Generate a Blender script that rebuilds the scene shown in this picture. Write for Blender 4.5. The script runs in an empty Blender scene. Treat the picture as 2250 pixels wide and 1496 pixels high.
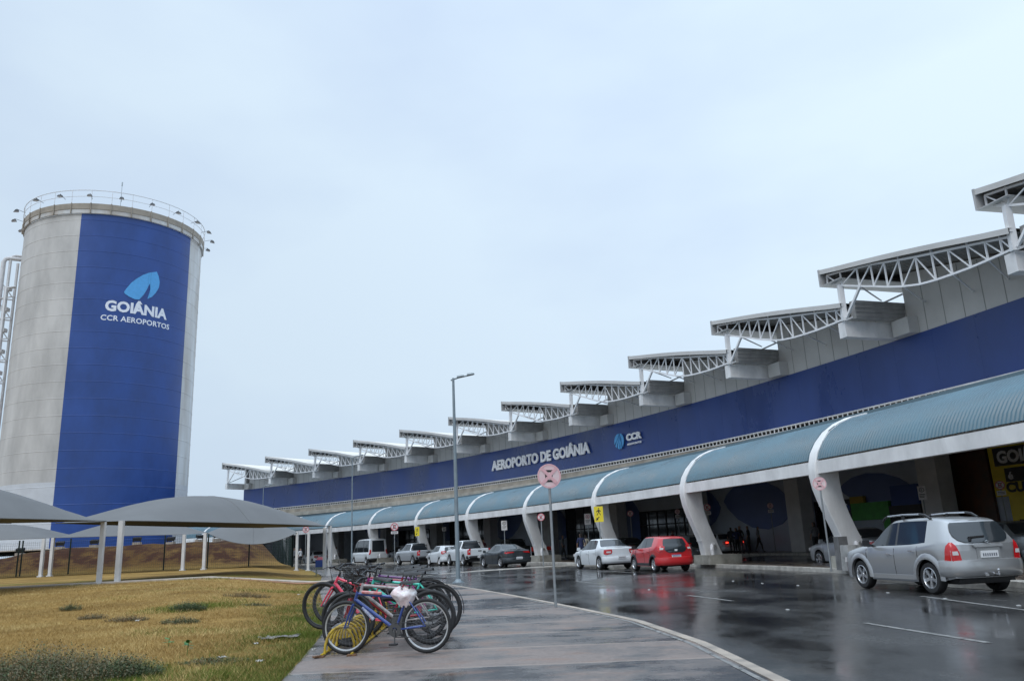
import bpy, math, random
from mathutils import Vector, Matrix
random.seed(7)
S = bpy.context.scene
COL = S.collection
rad = math.radians
# ------------------------------------------------------------------ camera
CAM_Z = 1.52
FPX, PITCH, ROLL = 1735.9, rad(14.298), rad(2.521)
cd = bpy.data.cameras.new('camera'); cam = bpy.data.objects.new('camera', cd); COL.objects.link(cam)
cd.sensor_width = 36.0; cd.sensor_fit = 'HORIZONTAL'; cd.lens = FPX / 2250 * 36
cd.clip_start = 0.1; cd.clip_end = 4000
Fv = Vector((0, math.cos(PITCH), math.sin(PITCH))); R0 = Vector((1, 0, 0)); U0 = R0.cross(Fv)
Rv = R0 * math.cos(ROLL) - U0 * math.sin(ROLL); Uv = U0 * math.cos(ROLL) + R0 * math.sin(ROLL)
M = Matrix((Rv, Uv, -Fv)).transposed().to_4x4(); M.translation = Vector((0, 0, CAM_Z))
cam.matrix_world = M
S.camera = cam
# ------------------------------------------------------------------ view / world / sun
S.view_settings.view_transform = 'Standard'; S.view_settings.look = 'None'
S.view_settings.exposure = 0.2; S.view_settings.gamma = 1.0
S.render.engine = 'CYCLES'
S.cycles.max_bounces = 8; S.cycles.diffuse_bounces = 5; S.cycles.glossy_bounces = 4; S.cycles.use_denoising = True
SUN_EL, SUN_AZ = 52.0, 205.0      # high behind cloud, behind the photographer
W = bpy.data.worlds.new('World'); S.world = W; W.use_nodes = True
nt = W.node_tree; N = nt.nodes; L = nt.links
for n in list(N): N.remove(n)
out = N.new('ShaderNodeOutputWorld'); bg = N.new('ShaderNodeBackground'); L.new(bg.outputs[0], out.inputs[0])
sky = N.new('ShaderNodeTexSky'); sky.sky_type = 'NISHITA'; sky.sun_disc = False
sky.sun_elevation = rad(SUN_EL); sky.sun_rotation = rad(SUN_AZ); sky.dust_density = 3.0
tc = N.new('ShaderNodeTexCoord'); sep = N.new('ShaderNodeSeparateXYZ'); L.new(tc.outputs['Generated'], sep.inputs[0])
def wmath(op, a, b=None, c=None):
    m = N.new('ShaderNodeMath'); m.operation = op
    for i, v in enumerate((a, b, c)):
        if v is None: continue
        if isinstance(v, (int, float)): m.inputs[i].default_value = v
        else: L.new(v, m.inputs[i])
    return m.outputs[0]
mp = N.new('ShaderNodeMapping'); mp.inputs['Scale'].default_value = (1.0, 1.0, 2.2); L.new(tc.outputs['Generated'], mp.inputs[0])
no = N.new('ShaderNodeTexNoise'); no.inputs['Scale'].default_value = 1.7; no.inputs['Detail'].default_value = 5; no.inputs['Roughness'].default_value = .48
L.new(mp.outputs[0], no.inputs['Vector'])
cr = N.new('ShaderNodeValToRGB'); L.new(no.outputs[0], cr.inputs[0])
e = cr.color_ramp.elements
e[0].position = .33; e[0].color = (.50, .615, .79, 1)      # thicker blue-grey cloud
e[1].position = .64; e[1].color = (.63, .755, .87, 1)     # thin bright cloud
# right-hand side of the sky is brighter (x direction), and low sky greyer
brx = wmath('MULTIPLY_ADD', sep.outputs[0], .16, .98)
zen = wmath('MULTIPLY_ADD', wmath('SMOOTH_MAX', sep.outputs[2], 0.0, .1), .30, .86)
zen2 = wmath('MULTIPLY', wmath('MAXIMUM', wmath('SUBTRACT', sep.outputs[2], .62), 0.0), 4.2)
fac = wmath('MULTIPLY', brx, wmath('ADD', zen, zen2))
sc1 = N.new('ShaderNodeVectorMath'); sc1.operation = 'SCALE'; L.new(cr.outputs[0], sc1.inputs[0]); L.new(fac, sc1.inputs['Scale'])
hz = N.new('ShaderNodeMixRGB'); hz.blend_type = 'MIX'; L.new(sc1.outputs[0], hz.inputs[1]); hz.inputs[2].default_value = (.53, .64, .75, 1)
L.new(wmath('MULTIPLY', wmath('POWER', wmath('SUBTRACT', 1.0, wmath('ABSOLUTE', sep.outputs[2])), 9.0), .75), hz.inputs[0])
sks = N.new('ShaderNodeVectorMath'); sks.operation = 'SCALE'; L.new(sky.outputs[0], sks.inputs[0]); sks.inputs['Scale'].default_value = .012
add = N.new('ShaderNodeVectorMath'); add.operation = 'ADD'; L.new(hz.outputs[0], add.inputs[0]); L.new(sks.outputs[0], add.inputs[1])
L.new(add.outputs[0], bg.inputs[0]); bg.inputs[1].default_value = 1.0
sl = bpy.data.lights.new('sun', 'SUN'); sl.energy = 0.85; sl.angle = rad(35); sl.color = (1, .97, .93)
so = bpy.data.objects.new('sun', sl); COL.objects.link(so)
sd = Vector((math.sin(rad(SUN_AZ)) * math.cos(rad(SUN_EL)), math.cos(rad(SUN_AZ)) * math.cos(rad(SUN_EL)), math.sin(rad(SUN_EL))))
so.rotation_euler = sd.to_track_quat('Z', 'Y').to_euler()

# ------------------------------------------------------------------ materials
MATS = {}
def mat(name, col, rough=.6, metal=0.0, var=0.0, scale=3.0, col2=None, bump=0.0, bscale=40.0, stretch=(1, 1, 1), spec=.5, coat=0.0, rvar=0.0, coords='pos', emit=None):
    if name in MATS: return MATS[name]
    m = bpy.data.materials.new(name); m.use_nodes = True; MATS[name] = m
    t = m.node_tree; nn = t.nodes; ll = t.links; b = nn['Principled BSDF']
    c = (*col, 1)
    b.inputs['Base Color'].default_value = c; b.inputs['Roughness'].default_value = rough; b.inputs['Metallic'].default_value = metal
    b.inputs['Specular IOR Level'].default_value = spec; b.inputs['Coat Weight'].default_value = coat; b.inputs['Coat Roughness'].default_value = .05
    if emit:
        b.inputs['Emission Color'].default_value = (*emit[0], 1); b.inputs['Emission Strength'].default_value = emit[1]
    if var or col2 or bump or rvar:
        if coords == 'pos':
            g = nn.new('ShaderNodeNewGeometry'); src = g.outputs['Position']
        else:
            g = nn.new('ShaderNodeTexCoord'); src = g.outputs['Object']
        mpn = nn.new('ShaderNodeMapping'); mpn.inputs['Scale'].default_value = stretch; ll.new(src, mpn.inputs[0])
        n1 = nn.new('ShaderNodeTexNoise'); n1.inputs['Scale'].default_value = scale; n1.inputs['Detail'].default_value = 7; n1.inputs['Roughness'].default_value = .62
        ll.new(mpn.outputs[0], n1.inputs['Vector'])
        if var or col2:
            r = nn.new('ShaderNodeValToRGB'); ll.new(n1.outputs[0], r.inputs[0])
            el = r.color_ramp.elements; el[0].position = .32; el[1].position = .68
            if col2: el[0].color = (*col2, 1); el[1].color = c
            else:
                el[0].color = (*[x * (1 - var) for x in col], 1); el[1].color = (*[min(1, x * (1 + var * .6)) for x in col], 1)
            ll.new(r.outputs[0], b.inputs['Base Color'])
        if rvar:
            mr = nn.new('ShaderNodeMapRange'); ll.new(n1.outputs[0], mr.inputs[0]); mr.inputs[1].default_value = .35; mr.inputs[2].default_value = .65
            mr.inputs[3].default_value = max(.02, rough - rvar); mr.inputs[4].default_value = rough + rvar; ll.new(mr.outputs[0], b.inputs['Roughness'])
        if bump:
            n2 = nn.new('ShaderNodeTexNoise'); n2.inputs['Scale'].default_value = bscale; n2.inputs['Detail'].default_value = 4; ll.new(mpn.outputs[0], n2.inputs['Vector'])
            bp = nn.new('ShaderNodeBump'); bp.inputs['Strength'].default_value = bump; bp.inputs['Distance'].default_value = .02; ll.new(n2.outputs[0], bp.inputs['Height']); ll.new(bp.outputs[0], b.inputs['Normal'])
    return m

# ------------------------------------------------------------------ mesh builder
class MB:
    def __init__(s): s.v = []; s.f = []; s.mi = []; s.mats = []; s.cur = 0
    def use(s, m):
        if m not in s.mats: s.mats.append(m)
        s.cur = s.mats.index(m); return s
    def face(s, *idx): s.f.append(idx); s.mi.append(s.cur)
    def poly(s, pts):
        b = len(s.v); s.v += [tuple(p) for p in pts]; s.face(*range(b, b + len(pts)))
    def hexa(s, p):      # 8 points: bottom 4 ccw, top 4
        b = len(s.v); s.v += [tuple(q) for q in p]
        for q in ((0, 3, 2, 1), (4, 5, 6, 7), (0, 1, 5, 4), (1, 2, 6, 5), (2, 3, 7, 6), (3, 0, 4, 7)): s.face(*[b + i for i in q])
    def box(s, c, d, rz=0, m=None):
        x, y, z = d[0] / 2, d[1] / 2, d[2] / 2; cs, sn = math.cos(rz), math.sin(rz); P = []
        for dz in (-z, z):
            for dx, dy in ((-x, -y), (x, -y), (x, y), (-x, y)):
                q = Vector((c[0] + dx * cs - dy * sn, c[1] + dx * sn + dy * cs, c[2] + dz)); P.append(m @ q if m else q)
        s.hexa(P)
    def bar(s, a, b, w, h=None, up=(0, 0, 1)):
        a = Vector(a); b = Vector(b); h = h or w; d = (b - a).normalized(); u = Vector(up)
        if abs(d.dot(u)) > .98: u = Vector((1, 0, 0))
        r = d.cross(u).normalized(); u = r.cross(d); r *= w / 2; u *= h / 2
        s.hexa([a - r - u, a + r - u, a + r + u, a - r + u, b - r - u, b + r - u, b + r + u, b - r + u])
    def tube(s, pts, r, n=8, cap=True, closed=False):
        pts = [Vector(p) for p in pts]; m = len(pts); rr = r if isinstance(r, (list, tuple)) else [r] * m
        b = len(s.v); prev = None
        for i, p in enumerate(pts):
            if closed: d = pts[(i + 1) % m] - pts[i - 1]
            else: d = pts[min(i + 1, m - 1)] - pts[max(i - 1, 0)]
            d.normalize()
            if prev is None:
                u = Vector((0, 0, 1)) if abs(d.z) < .9 else Vector((1, 0, 0)); u = (u - d * u.dot(d)).normalized()
            else: u = (prev - d * prev.dot(d)); u = u.normalized() if u.length > 1e-6 else Vector((1, 0, 0))
            prev = u; w = d.cross(u)
            for k in range(n):
                t = 2 * math.pi * k / n; s.v.append(tuple(p + (u * math.cos(t) + w * math.sin(t)) * rr[i]))
        for i in range(m if closed else m - 1):
            j = (i + 1) % m
            for k in range(n):
                k2 = (k + 1) % n; s.face(b + i * n + k, b + j * n + k, b + j * n + k2, b + i * n + k2)
        if cap and not closed:
            s.face(*[b + k for k in range(n)]); s.face(*[b + (m - 1) * n + k for k in reversed(range(n))])
    def lathe(s, prof, n=24, m=None, cap=False):   # (r, z) round z
        b = len(s.v)
        for r, z in prof:
            for k in range(n):
                t = 2 * math.pi * k / n; q = Vector((r * math.cos(t), r * math.sin(t), z)); s.v.append(tuple(m @ q if m else q))
        for i in range(len(prof) - 1):
            for k in range(n):
                k2 = (k + 1) % n; s.face(b + i * n + k, b + i * n + k2, b + (i + 1) * n + k2, b + (i + 1) * n + k)
        if cap:
            s.face(*[b + k for k in reversed(range(n))]); s.face(*[b + (len(prof) - 1) * n + k for k in range(n)])
    def grid(s, rows):       # list of rows of points
        b = len(s.v); n = len(rows[0])
        for r in rows: s.v += [tuple(p) for p in r]
        for i in range(len(rows) - 1):
            for j in range(n - 1): s.face(b + i * n + j, b + i * n + j + 1, b + (i + 1) * n + j + 1, b + (i + 1) * n + j)
    def prism(s, pts, ext):   # planar polygon extruded by vector
        b = len(s.v); n = len(pts); e = Vector(ext); s.v += [tuple(p) for p in pts] + [tuple(Vector(p) + e) for p in pts]
        s.face(*[b + i for i in reversed(range(n))]); s.face(*[b + n + i for i in range(n)])
        for i in range(n): j = (i + 1) % n; s.face(b + i, b + j, b + n + j, b + n + i)
    def build(s, name, m=None, parent=None, smooth=None, loc=None):
        me = bpy.data.meshes.new(name); me.from_pydata(s.v, [], s.f)
        mats = s.mats or [m]
        for q in mats: me.materials.append(q)
        if len(mats) > 1: me.polygons.foreach_set('material_index', s.mi)
        me.update()
        if smooth:
            me.shade_smooth(); me.set_sharp_from_angle(angle=rad(smooth))
        o = bpy.data.objects.new(name, me); COL.objects.link(o)
        if parent: o.parent = parent
        if loc: o.location = loc
        return o
def thing(name, label, cat, loc=(0, 0, 0), rz=0, group=None):
    o = bpy.data.objects.new(name, None); COL.objects.link(o); o.location = loc; o.rotation_euler = (0, 0, rz); o.empty_display_size = .3
    o['label'] = label; o['category'] = cat
    if group: o['group'] = group
    return o
def tag(o, label, cat, group=None, kind=None):
    if label: o['label'] = label
    if cat: o['category'] = cat
    if group: o['group'] = group
    if kind: o['kind'] = kind
    return o
def struct(o): o['kind'] = 'structure'; return o
def copy_tree(o, parent=None):
    c = o.copy(); COL.objects.link(c)
    if parent: c.parent = parent
    for ch in list(o.children): copy_tree(ch, c)
    return c
def text_mesh(body, size=1.0, offset=0.0, extrude=0.0, sx=1.0, spacing=1.0):
    c = bpy.data.curves.new('txt', 'FONT'); c.body = body; c.size = size; c.offset = offset; c.extrude = extrude; c.space_character = spacing; c.resolution_u = 3
    o = bpy.data.objects.new('txt', c); COL.objects.link(o)
    dg = bpy.context.evaluated_depsgraph_get(); me = bpy.data.meshes.new_from_object(o.evaluated_get(dg))
    bpy.data.objects.remove(o)
    vs = [(v.co.x * sx, v.co.y, v.co.z) for v in me.vertices]; fs = [tuple(p.vertices) for p in me.polygons]
    bpy.data.meshes.remove(me)
    x0 = min(v[0] for v in vs); x1 = max(v[0] for v in vs); y0 = min(v[1] for v in vs); y1 = max(v[1] for v in vs)
    return vs, fs, (x0, x1, y0, y1)
def text_to(mb, body, fn, w, h, offset=0.0, extrude=.01, spacing=1.0):
    """text fitted to width w and capital height h; fn maps (x, y, depth) to a point"""
    vs, fs, (x0, x1, y0, y1) = text_mesh(body, 1.0, offset, extrude, 1.0, spacing)
    if body.upper() == body: y0, y1 = text_mesh('H', 1.0, offset, 0)[2][2:]
    b = len(mb.v)
    for x, y, z in vs: mb.v.append(tuple(fn((x - x0) / (x1 - x0) * w, (y - y0) / (y1 - y0) * h, z)))
    for f in fs: mb.face(*[b + i for i in f])

# ------------------------------------------------------------------ palette
WHITE = mat('white_paint', (.74, .74, .75), .45, var=.10, scale=1.3, rvar=.1)
WHITEC = mat('white_concrete', (.76, .755, .75), .55, var=.20, scale=1.1, stretch=(1, 1, .45), bump=.15, bscale=20)
TRUSS = mat('truss_white', (.80, .80, .81), .5, var=.06, scale=3)
GREYP = mat('grey_cladding', (.58, .57, .555), .5, var=.10, scale=.5)
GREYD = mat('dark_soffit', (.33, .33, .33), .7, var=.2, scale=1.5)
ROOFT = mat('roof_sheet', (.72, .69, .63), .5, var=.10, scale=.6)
SEAM = mat('panel_joint', (.30, .30, .29), .8)
SEAMD = mat('dark_seam', (.05, .05, .05), .8)
BLUEB = mat('blue_fascia_paint', (.026, .060, .225), .33, var=.22, scale=.30, rvar=.10, stretch=(1, 1, .5))
BEIGE = mat('weathered_concrete', (.42, .38, .32), .8, var=.35, scale=.8, bump=.3)
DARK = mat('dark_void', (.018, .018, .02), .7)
TEAL = mat('teal_corrugated_sheet', (.078, .155, .20), .36, var=.30, scale=.45, rvar=.12, stretch=(1, 1, 2))
TEALD = mat('dark_gutter', (.05, .09, .11), .5)
BLACK = mat('black_plastic', (.02, .02, .022), .45, rvar=.1, scale=30)
RUBBER = mat('tyre_rubber', (.018, .018, .019), .7, bump=.2, bscale=60)
STEEL = mat('galvanised_steel', (.36, .40, .42), .42, .55, var=.12, scale=6)
CHROME = mat('bright_metal', (.65, .66, .68), .25, .9)
GLASSD = mat('tinted_glass', (.022, .028, .033), .06, spec=.8)
LENSR = mat('red_lens', (.50, .012, .015), .15, coat=.6)
LENSW = mat('clear_lens', (.62, .60, .60), .15, coat=.5)
PLATE = mat('plate_white', (.72, .73, .74), .4)
PLATEB = mat('plate_blue', (.03, .07, .33), .4)
REDP = mat('sign_red', (.62, .16, .19), .5, var=.15, scale=25)
INK = mat('sign_black', (.02, .02, .02), .6)
YEL = mat('sign_yellow', (.78, .62, .03), .5, var=.08, scale=12)
SIGNW = mat('sign_white', (.74, .70, .69), .5, var=.06, scale=14)
FADE = mat('sign_faded_pink', (.72, .42, .44), .5, var=.12, scale=30)
CLOTHW = mat('letter_white', (.90, .90, .92), .5, var=.05, scale=6)
LBLUE = mat('logo_light_blue', (.085, .36, .72), .45, var=.1, scale=4)

# ------------------------------------------------------------------ ground, road, pavement
CX, CY, R, TH, DT = -132.7456, -8.4484, 148.0463, .2538, .0667
def P(o, k, z=0.0):
    t = TH + k * DT; return Vector((CX + (R + o) * math.cos(t), CY + (R + o) * math.sin(t), z))
def PL(o, k, z=0.0):          # the same, relative to the arc centre, module-local
    t = TH + k * DT; return Vector(((R + o) * math.cos(t), (R + o) * math.sin(t), z))
def sstep(a, b, x):
    t = max(0., min(1., (x - a) / (b - a))); return t * t * (3 - 2 * t)
def lerp(a, b, t): return a + (b - a) * t
def interp(xs, ys, x):
    if x <= xs[0]: return ys[0]
    for i in range(len(xs) - 1):
        if x <= xs[i + 1]: return lerp(ys[i], ys[i + 1], (x - xs[i]) / (xs[i + 1] - xs[i]))
    return ys[-1]
# sidewalk edges (x as a function of y)
KY = [-30, 2, 7.98, 10.9, 14.15, 16.5, 19.2, 22.6, 28.95, 36, 46, 60]
KX = [2.4, 2.52, 2.48, 2.39, 1.99, 1.36, .62, -.37, -2.37, -4.6, -8.2, -14.6]
LY = [-30, 5, 9.3, 11, 13.7, 16.1, 31.9, 46, 60]
LX = [-2.0, -2.25, -2.7, -2.94, -3.37, -3.8, -7.9, -11.2, -15.4]
def edgeR(y): return interp(KY, KX, y)
def edgeL(y): return interp(LY, LX, y)
from mathutils import noise as NZ
def field_z(x, y):
    lat = edgeL(min(y, 60)) - x
    z = .125 + .40 * sstep(10, 37, y) * sstep(0, 5, lat) + .05 * sstep(0, 3, lat)
    # embankment behind the fence
    if y > 62:
        z += .22 * NZ.noise(Vector((x * .45, y * .5, 1))) * sstep(64.5, 66.5, y) * sstep(-19.5, -24, x)
        z += 2.07 * sstep(64.2, 69.2, y) * sstep(-19.5, -25.5, x) * (.55 + .45 * sstep(-48, -38, x))
    return z

# asphalt: one sheet to the horizon, wet with worn patches
def asphalt_mat():
    m = bpy.data.materials.new('wet_asphalt'); m.use_nodes = True; t = m.node_tree; nn = t.nodes; ll = t.links; b = nn['Principled BSDF']
    g = nn.new('ShaderNodeNewGeometry')
    def noise(scale, detail, stretch, rough=.55, rot=0):
        mp = nn.new('ShaderNodeMapping'); mp.inputs['Scale'].default_value = stretch; mp.inputs['Rotation'].default_value = (0, 0, rot); ll.new(g.outputs['Position'], mp.inputs[0])
        n = nn.new('ShaderNodeTexNoise'); n.inputs['Scale'].default_value = scale; n.inputs['Detail'].default_value = detail; n.inputs['Roughness'].default_value = rough
        ll.new(mp.outputs[0], n.inputs['Vector']); return n.outputs[0]
    wet = noise(.42, 6, (1.0, .55, 1), .6, .25)
    fine = noise(55, 3, (1, 1, 1))
    tex = noise(160, 2, (1, 1, 1))
    r = nn.new('ShaderNodeValToRGB'); ll.new(wet, r.inputs[0])
    for el, (p, c) in zip(r.color_ramp.elements, ((.36, (.022, .022, .023)), (.66, (.060, .059, .058)))): el.position = p; el.color = (*c, 1)
    mx = nn.new('ShaderNodeMixRGB'); mx.blend_type = 'MULTIPLY'; mx.inputs[0].default_value = .55; ll.new(r.outputs[0], mx.inputs[1])
    r2 = nn.new('ShaderNodeValToRGB'); ll.new(fine, r2.inputs[0]); r2.color_ramp.elements[0].color = (.45, .45, .45, 1); r2.color_ramp.elements[1].color = (1.5, 1.5, 1.5, 1); r2.color_ramp.elements[0].position = .3; r2.color_ramp.elements[1].position = .7
    ll.new(r2.outputs[0], mx.inputs[2]); ll.new(mx.outputs[0], b.inputs['Base Color'])
    mr = nn.new('ShaderNodeMapRange'); ll.new(wet, mr.inputs[0]); mr.inputs[1].default_value = .38; mr.inputs[2].default_value = .64; mr.inputs[3].default_value = .045; mr.inputs[4].default_value = .25; b.inputs['Specular Tint'].default_value = (1, .94, .88, 1)
    gn = nn.new('ShaderNodeMath'); gn.operation = 'MULTIPLY_ADD'; ll.new(noise(14, 6, (1, 1, 1), .7), gn.inputs[0]); gn.inputs[1].default_value = .22; ad0 = nn.new('ShaderNodeMath'); ad0.operation = 'SUBTRACT'; ll.new(mr.outputs[0], ad0.inputs[0]); ad0.inputs[1].default_value = .09; ll.new(ad0.outputs[0], gn.inputs[2]); gn.use_clamp = True
    ll.new(gn.outputs[0], b.inputs['Roughness'])
    mr2 = nn.new('ShaderNodeMapRange'); ll.new(wet, mr2.inputs[0]); mr2.inputs[1].default_value = .44; mr2.inputs[2].default_value = .64; mr2.inputs[3].default_value = .02; mr2.inputs[4].default_value = .22
    swell = noise(1.6, 3, (1, 1, 1))
    ad = nn.new('ShaderNodeMath'); ad.operation = 'MULTIPLY_ADD'; ll.new(tex, ad.inputs[0]); ad.inputs[1].default_value = .10; ll.new(swell, ad.inputs[2])
    bp = nn.new('ShaderNodeBump'); bp.inputs['Distance'].default_value = .035; ll.new(mr2.outputs[0], bp.inputs['Strength']); ll.new(ad.outputs[0], bp.inputs['Height']); ll.new(bp.outputs[0], b.inputs['Normal'])
    b.inputs['Specular IOR Level'].default_value = .5
    return m
ASPH = asphalt_mat()
mb = MB(); mb.grid([[(x, y, 0) for x in (-900, -200, -60, 0, 60, 200, 900)] for y in (-100, 0, 60, 150, 400, 1500)])
struct(mb.build('road', ASPH))

# sidewalk slabs with joints, wet patches and reddish mud stains
def paving_mat():
    m = bpy.data.materials.new('wet_paving'); m.use_nodes = True; t = m.node_tree; nn = t.nodes; ll = t.links; b = nn['Principled BSDF']
    g = nn.new('ShaderNodeNewGeometry'); sx = nn.new('ShaderNodeSeparateXYZ'); ll.new(g.outputs['Position'], sx.inputs[0])
    def mt(op, a, bb=None, c=None):
        q = nn.new('ShaderNodeMath'); q.operation = op
        for i, v in enumerate((a, bb, c)):
            if v is None: continue
            if isinstance(v, (int, float)): q.inputs[i].default_value = v
            else: ll.new(v, q.inputs[i])
        return q.outputs[0]
    b.inputs['Specular Tint'].default_value = (1, .92, .85, 1)
    yy = mt('DIVIDE', mt('MULTIPLY_ADD', sx.outputs[0], .03, sx.outputs[1]), 1.62)
    fr = mt('FRACT', yy); fl = mt('FLOOR', yy)
    joint = mt('LESS_THAN', mt('MINIMUM', fr, mt('SUBTRACT', 1.0, fr)), .026)
    wn = nn.new('ShaderNodeTexWhiteNoise'); wn.noise_dimensions = '1D'; ll.new(fl, wn.inputs['W'])
    def noise(scale, detail, stretch, rough=.6):
        mp = nn.new('ShaderNodeMapping'); mp.inputs['Scale'].default_value = stretch; ll.new(g.outputs['Position'], mp.inputs[0])
        n = nn.new('ShaderNodeTexNoise'); n.inputs['Scale'].default_value = scale; n.inputs['Detail'].default_value = detail; n.inputs['Roughness'].default_value = rough; ll.new(mp.outputs[0], n.inputs['Vector']); return n.outputs[0]
    big = noise(.75, 7, (.9, 1.25, 1), .68); fine = noise(24, 5, (1, 1, 1))
    wet = mt('ADD', big, mt('MULTIPLY', mt('SUBTRACT', wn.outputs[0], .5), .26))
    r = nn.new('ShaderNodeValToRGB'); ll.new(wet, r.inputs[0]); el = r.color_ramp.elements
    el[0].position = .40; el[0].color = (.042, .039, .039, 1); el[1].position = .64; el[1].color = (.19, .152, .135, 1)
    q = r.color_ramp.elements.new(.51); q.color = (.090, .080, .077, 1)
    mud = nn.new('ShaderNodeMixRGB'); mud.inputs[2].default_value = (.22, .125, .085, 1); ll.new(r.outputs[0], mud.inputs[1])
    ll.new(mt('MULTIPLY', mt('MAXIMUM', mt('SUBTRACT', noise(1.1, 4, (1, 2.2, 1)), .54), 0.0), 4.0), mud.inputs[0])
    mx = nn.new('ShaderNodeMixRGB'); mx.blend_type = 'MULTIPLY'; mx.inputs[0].default_value = .5; ll.new(mud.outputs[0], mx.inputs[1])
    r2 = nn.new('ShaderNodeValToRGB'); ll.new(fine, r2.inputs[0]); r2.color_ramp.elements[0].color = (.6, .6, .6, 1); r2.color_ramp.elements[1].color = (1.35, 1.35, 1.35, 1); r2.color_ramp.elements[0].position = .3; r2.color_ramp.elements[1].position = .7
    ll.new(r2.outputs[0], mx.inputs[2])
    jm = nn.new('ShaderNodeMixRGB'); ll.new(mt('MULTIPLY', joint, .8), jm.inputs[0]); ll.new(mx.outputs[0], jm.inputs[1]); jm.inputs[2].default_value = (.25, .20, .17, 1)
    ll.new(jm.outputs[0], b.inputs['Base Color'])
    mr = nn.new('ShaderNodeMapRange'); ll.new(wet, mr.inputs[0]); mr.inputs[1].default_value = .42; mr.inputs[2].default_value = .62; mr.inputs[3].default_value = .16; mr.inputs[4].default_value = .55
    ll.new(mr.outputs[0], b.inputs['Roughness'])
    mr2 = nn.new('ShaderNodeMapRange'); ll.new(wet, mr2.inputs[0]); mr2.inputs[1].default_value = .45; mr2.inputs[2].default_value = .62; mr2.inputs[3].default_value = .03; mr2.inputs[4].default_value = .35
    bp = nn.new('ShaderNodeBump'); bp.inputs['Distance'].default_value = .02; ll.new(mr2.outputs[0], bp.inputs['Strength']); ll.new(fine, bp.inputs['Height']); ll.new(bp.outputs[0], b.inputs['Normal'])
    return m
PAVE = paving_mat()
KERB = mat('kerb_concrete', (.34, .29, .24), .6, var=.35, scale=2.5, bump=.3, bscale=30, rvar=.2)
KERBW = mat('worn_white_kerb', (.44, .42, .38), .6, var=.4, scale=3.5, bump=.3, rvar=.2)
LINEW = mat('worn_white_line', (.30, .295, .28), .4, col2=(.09, .088, .085), scale=7, rvar=.2)
ys = [-30 + i * 1.0 for i in range(91)]
mb = MB(); rows = []
for y in ys:
    a, b_ = edgeL(y), edgeR(y) - .16
    rows.append([(lerp(a, b_, t / 6), y, .15) for t in range(7)])
mb.grid(rows); struct(mb.build('sidewalk', PAVE))
mb = MB(); rows = []
for y in ys:
    b_ = edgeR(y); rows.append([(b_ - .16, y, .10), (b_ - .16, y, .158), (b_ - .02, y, .158), (b_, y, .13), (b_ + .02, y, -.05)])
mb.grid(rows); struct(mb.build('road_kerb', KERB, smooth=30))
mb = MB(); rows = []
for y in ys:
    if y > 20: break
    b_ = edgeR(y); rows.append([(b_ - .27, y, .154), (b_ - .21, y, .154)])
mb.grid(rows); struct(mb.build('sidewalk_line', LINEW))

# lane markings, laid 4 mm above the asphalt
mb = MB()
def strip(mb, a, b, w, z=.004, n=1):
    a = Vector((*a, z)); b = Vector((*b, z)); d = (b - a).normalized(); q = Vector((-d.y, d.x, 0)) * w / 2
    mb.poly([a - q, b - q, b + q, a + q])
for a, b in (((5.55, 13.7), (5.99, 10.91)), ((4.25, 21.5), (4.80, 19.1)), ((8.68, 18.2), (8.70, 14.4)), ((2.0, 31.0), (2.75, 28.2)), ((6.1, 7.6), (6.3, 5.0)), ((-2.4, 42), (-1.5, 39.2)), ((4.2, 38.5), (4.9, 36))): strip(mb, a, b, .10)
struct(mb.build('lane_marking', LINEW))
mb = MB(); mb.grid([[P(-2.02 + (.0 if j else -.09), -2 + i * .1, .004) for j in (0, 1)] for i in range(16)])
struct(mb.build('edge_line', LINEW))

# raised crossing strip and median kerb at the far side of the near road
CROSS = mat('worn_painted_crossing', (.42, .38, .32), .45, col2=(.17, .16, .15), scale=2.2, rvar=.25)
mb = MB(); mb.grid([[(-6.2, 41.6, .006), (-4.6, 44.6, .006)], [(-3.2, 46.0, .006), (-2.6, 48.6, .006)], [(0.2, 48.0, .006), (0.2, 50.4, .006)], [(3.4, 49.2, .006), (3.0, 51.6, .006)]])
struct(mb.build('crossing_paint', CROSS))

# island under the canopy ribs
ISL = mat('wet_brown_paving', (.20, .155, .12), .28, col2=(.09, .072, .06), scale=1.5, rvar=.18, bump=.1)
def arc_slab(name, o0, o1, k0, k1, z, m, step=.1, side_m=None, taper=None):
    mb = MB(); n = int((k1 - k0) / step); top = []
    for i in range(n + 1):
        k = k0 + (k1 - k0) * i / n; a = o0(k) if callable(o0) else o0
        top.append([P(a, k, -.05), P(a, k, z - .02), P(a + .03, k, z), P(a + .28, k, z + .001)])
    mb.use(side_m or m); mb.grid(top); mb.use(m)
    top = []
    for i in range(n + 1):
        k = k0 + (k1 - k0) * i / n; a = o0(k) if callable(o0) else o0
        top.append([P(a + .28, k, z + .001), P((a + o1) / 2, k, z), P(o1 - .15, k, z), P(o1, k, z), P(o1, k, -.05)])
    mb.grid(top); return struct(mb.build(name, smooth=30))
arc_slab('island_pavement', lambda k: interp([-3, -1, -.1, .4, 1.1, 1.6, 2.3, 12], [-1.3, -1.24, .35, .70, .95, .60, .15, .15], k), 3.6, -3, 12.5, .15, ISL, side_m=KERBW)
arc_slab('terminal_sidewalk', 12.6, 15.6, -3, 12.5, .15, ISL, side_m=KERBW)

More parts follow.
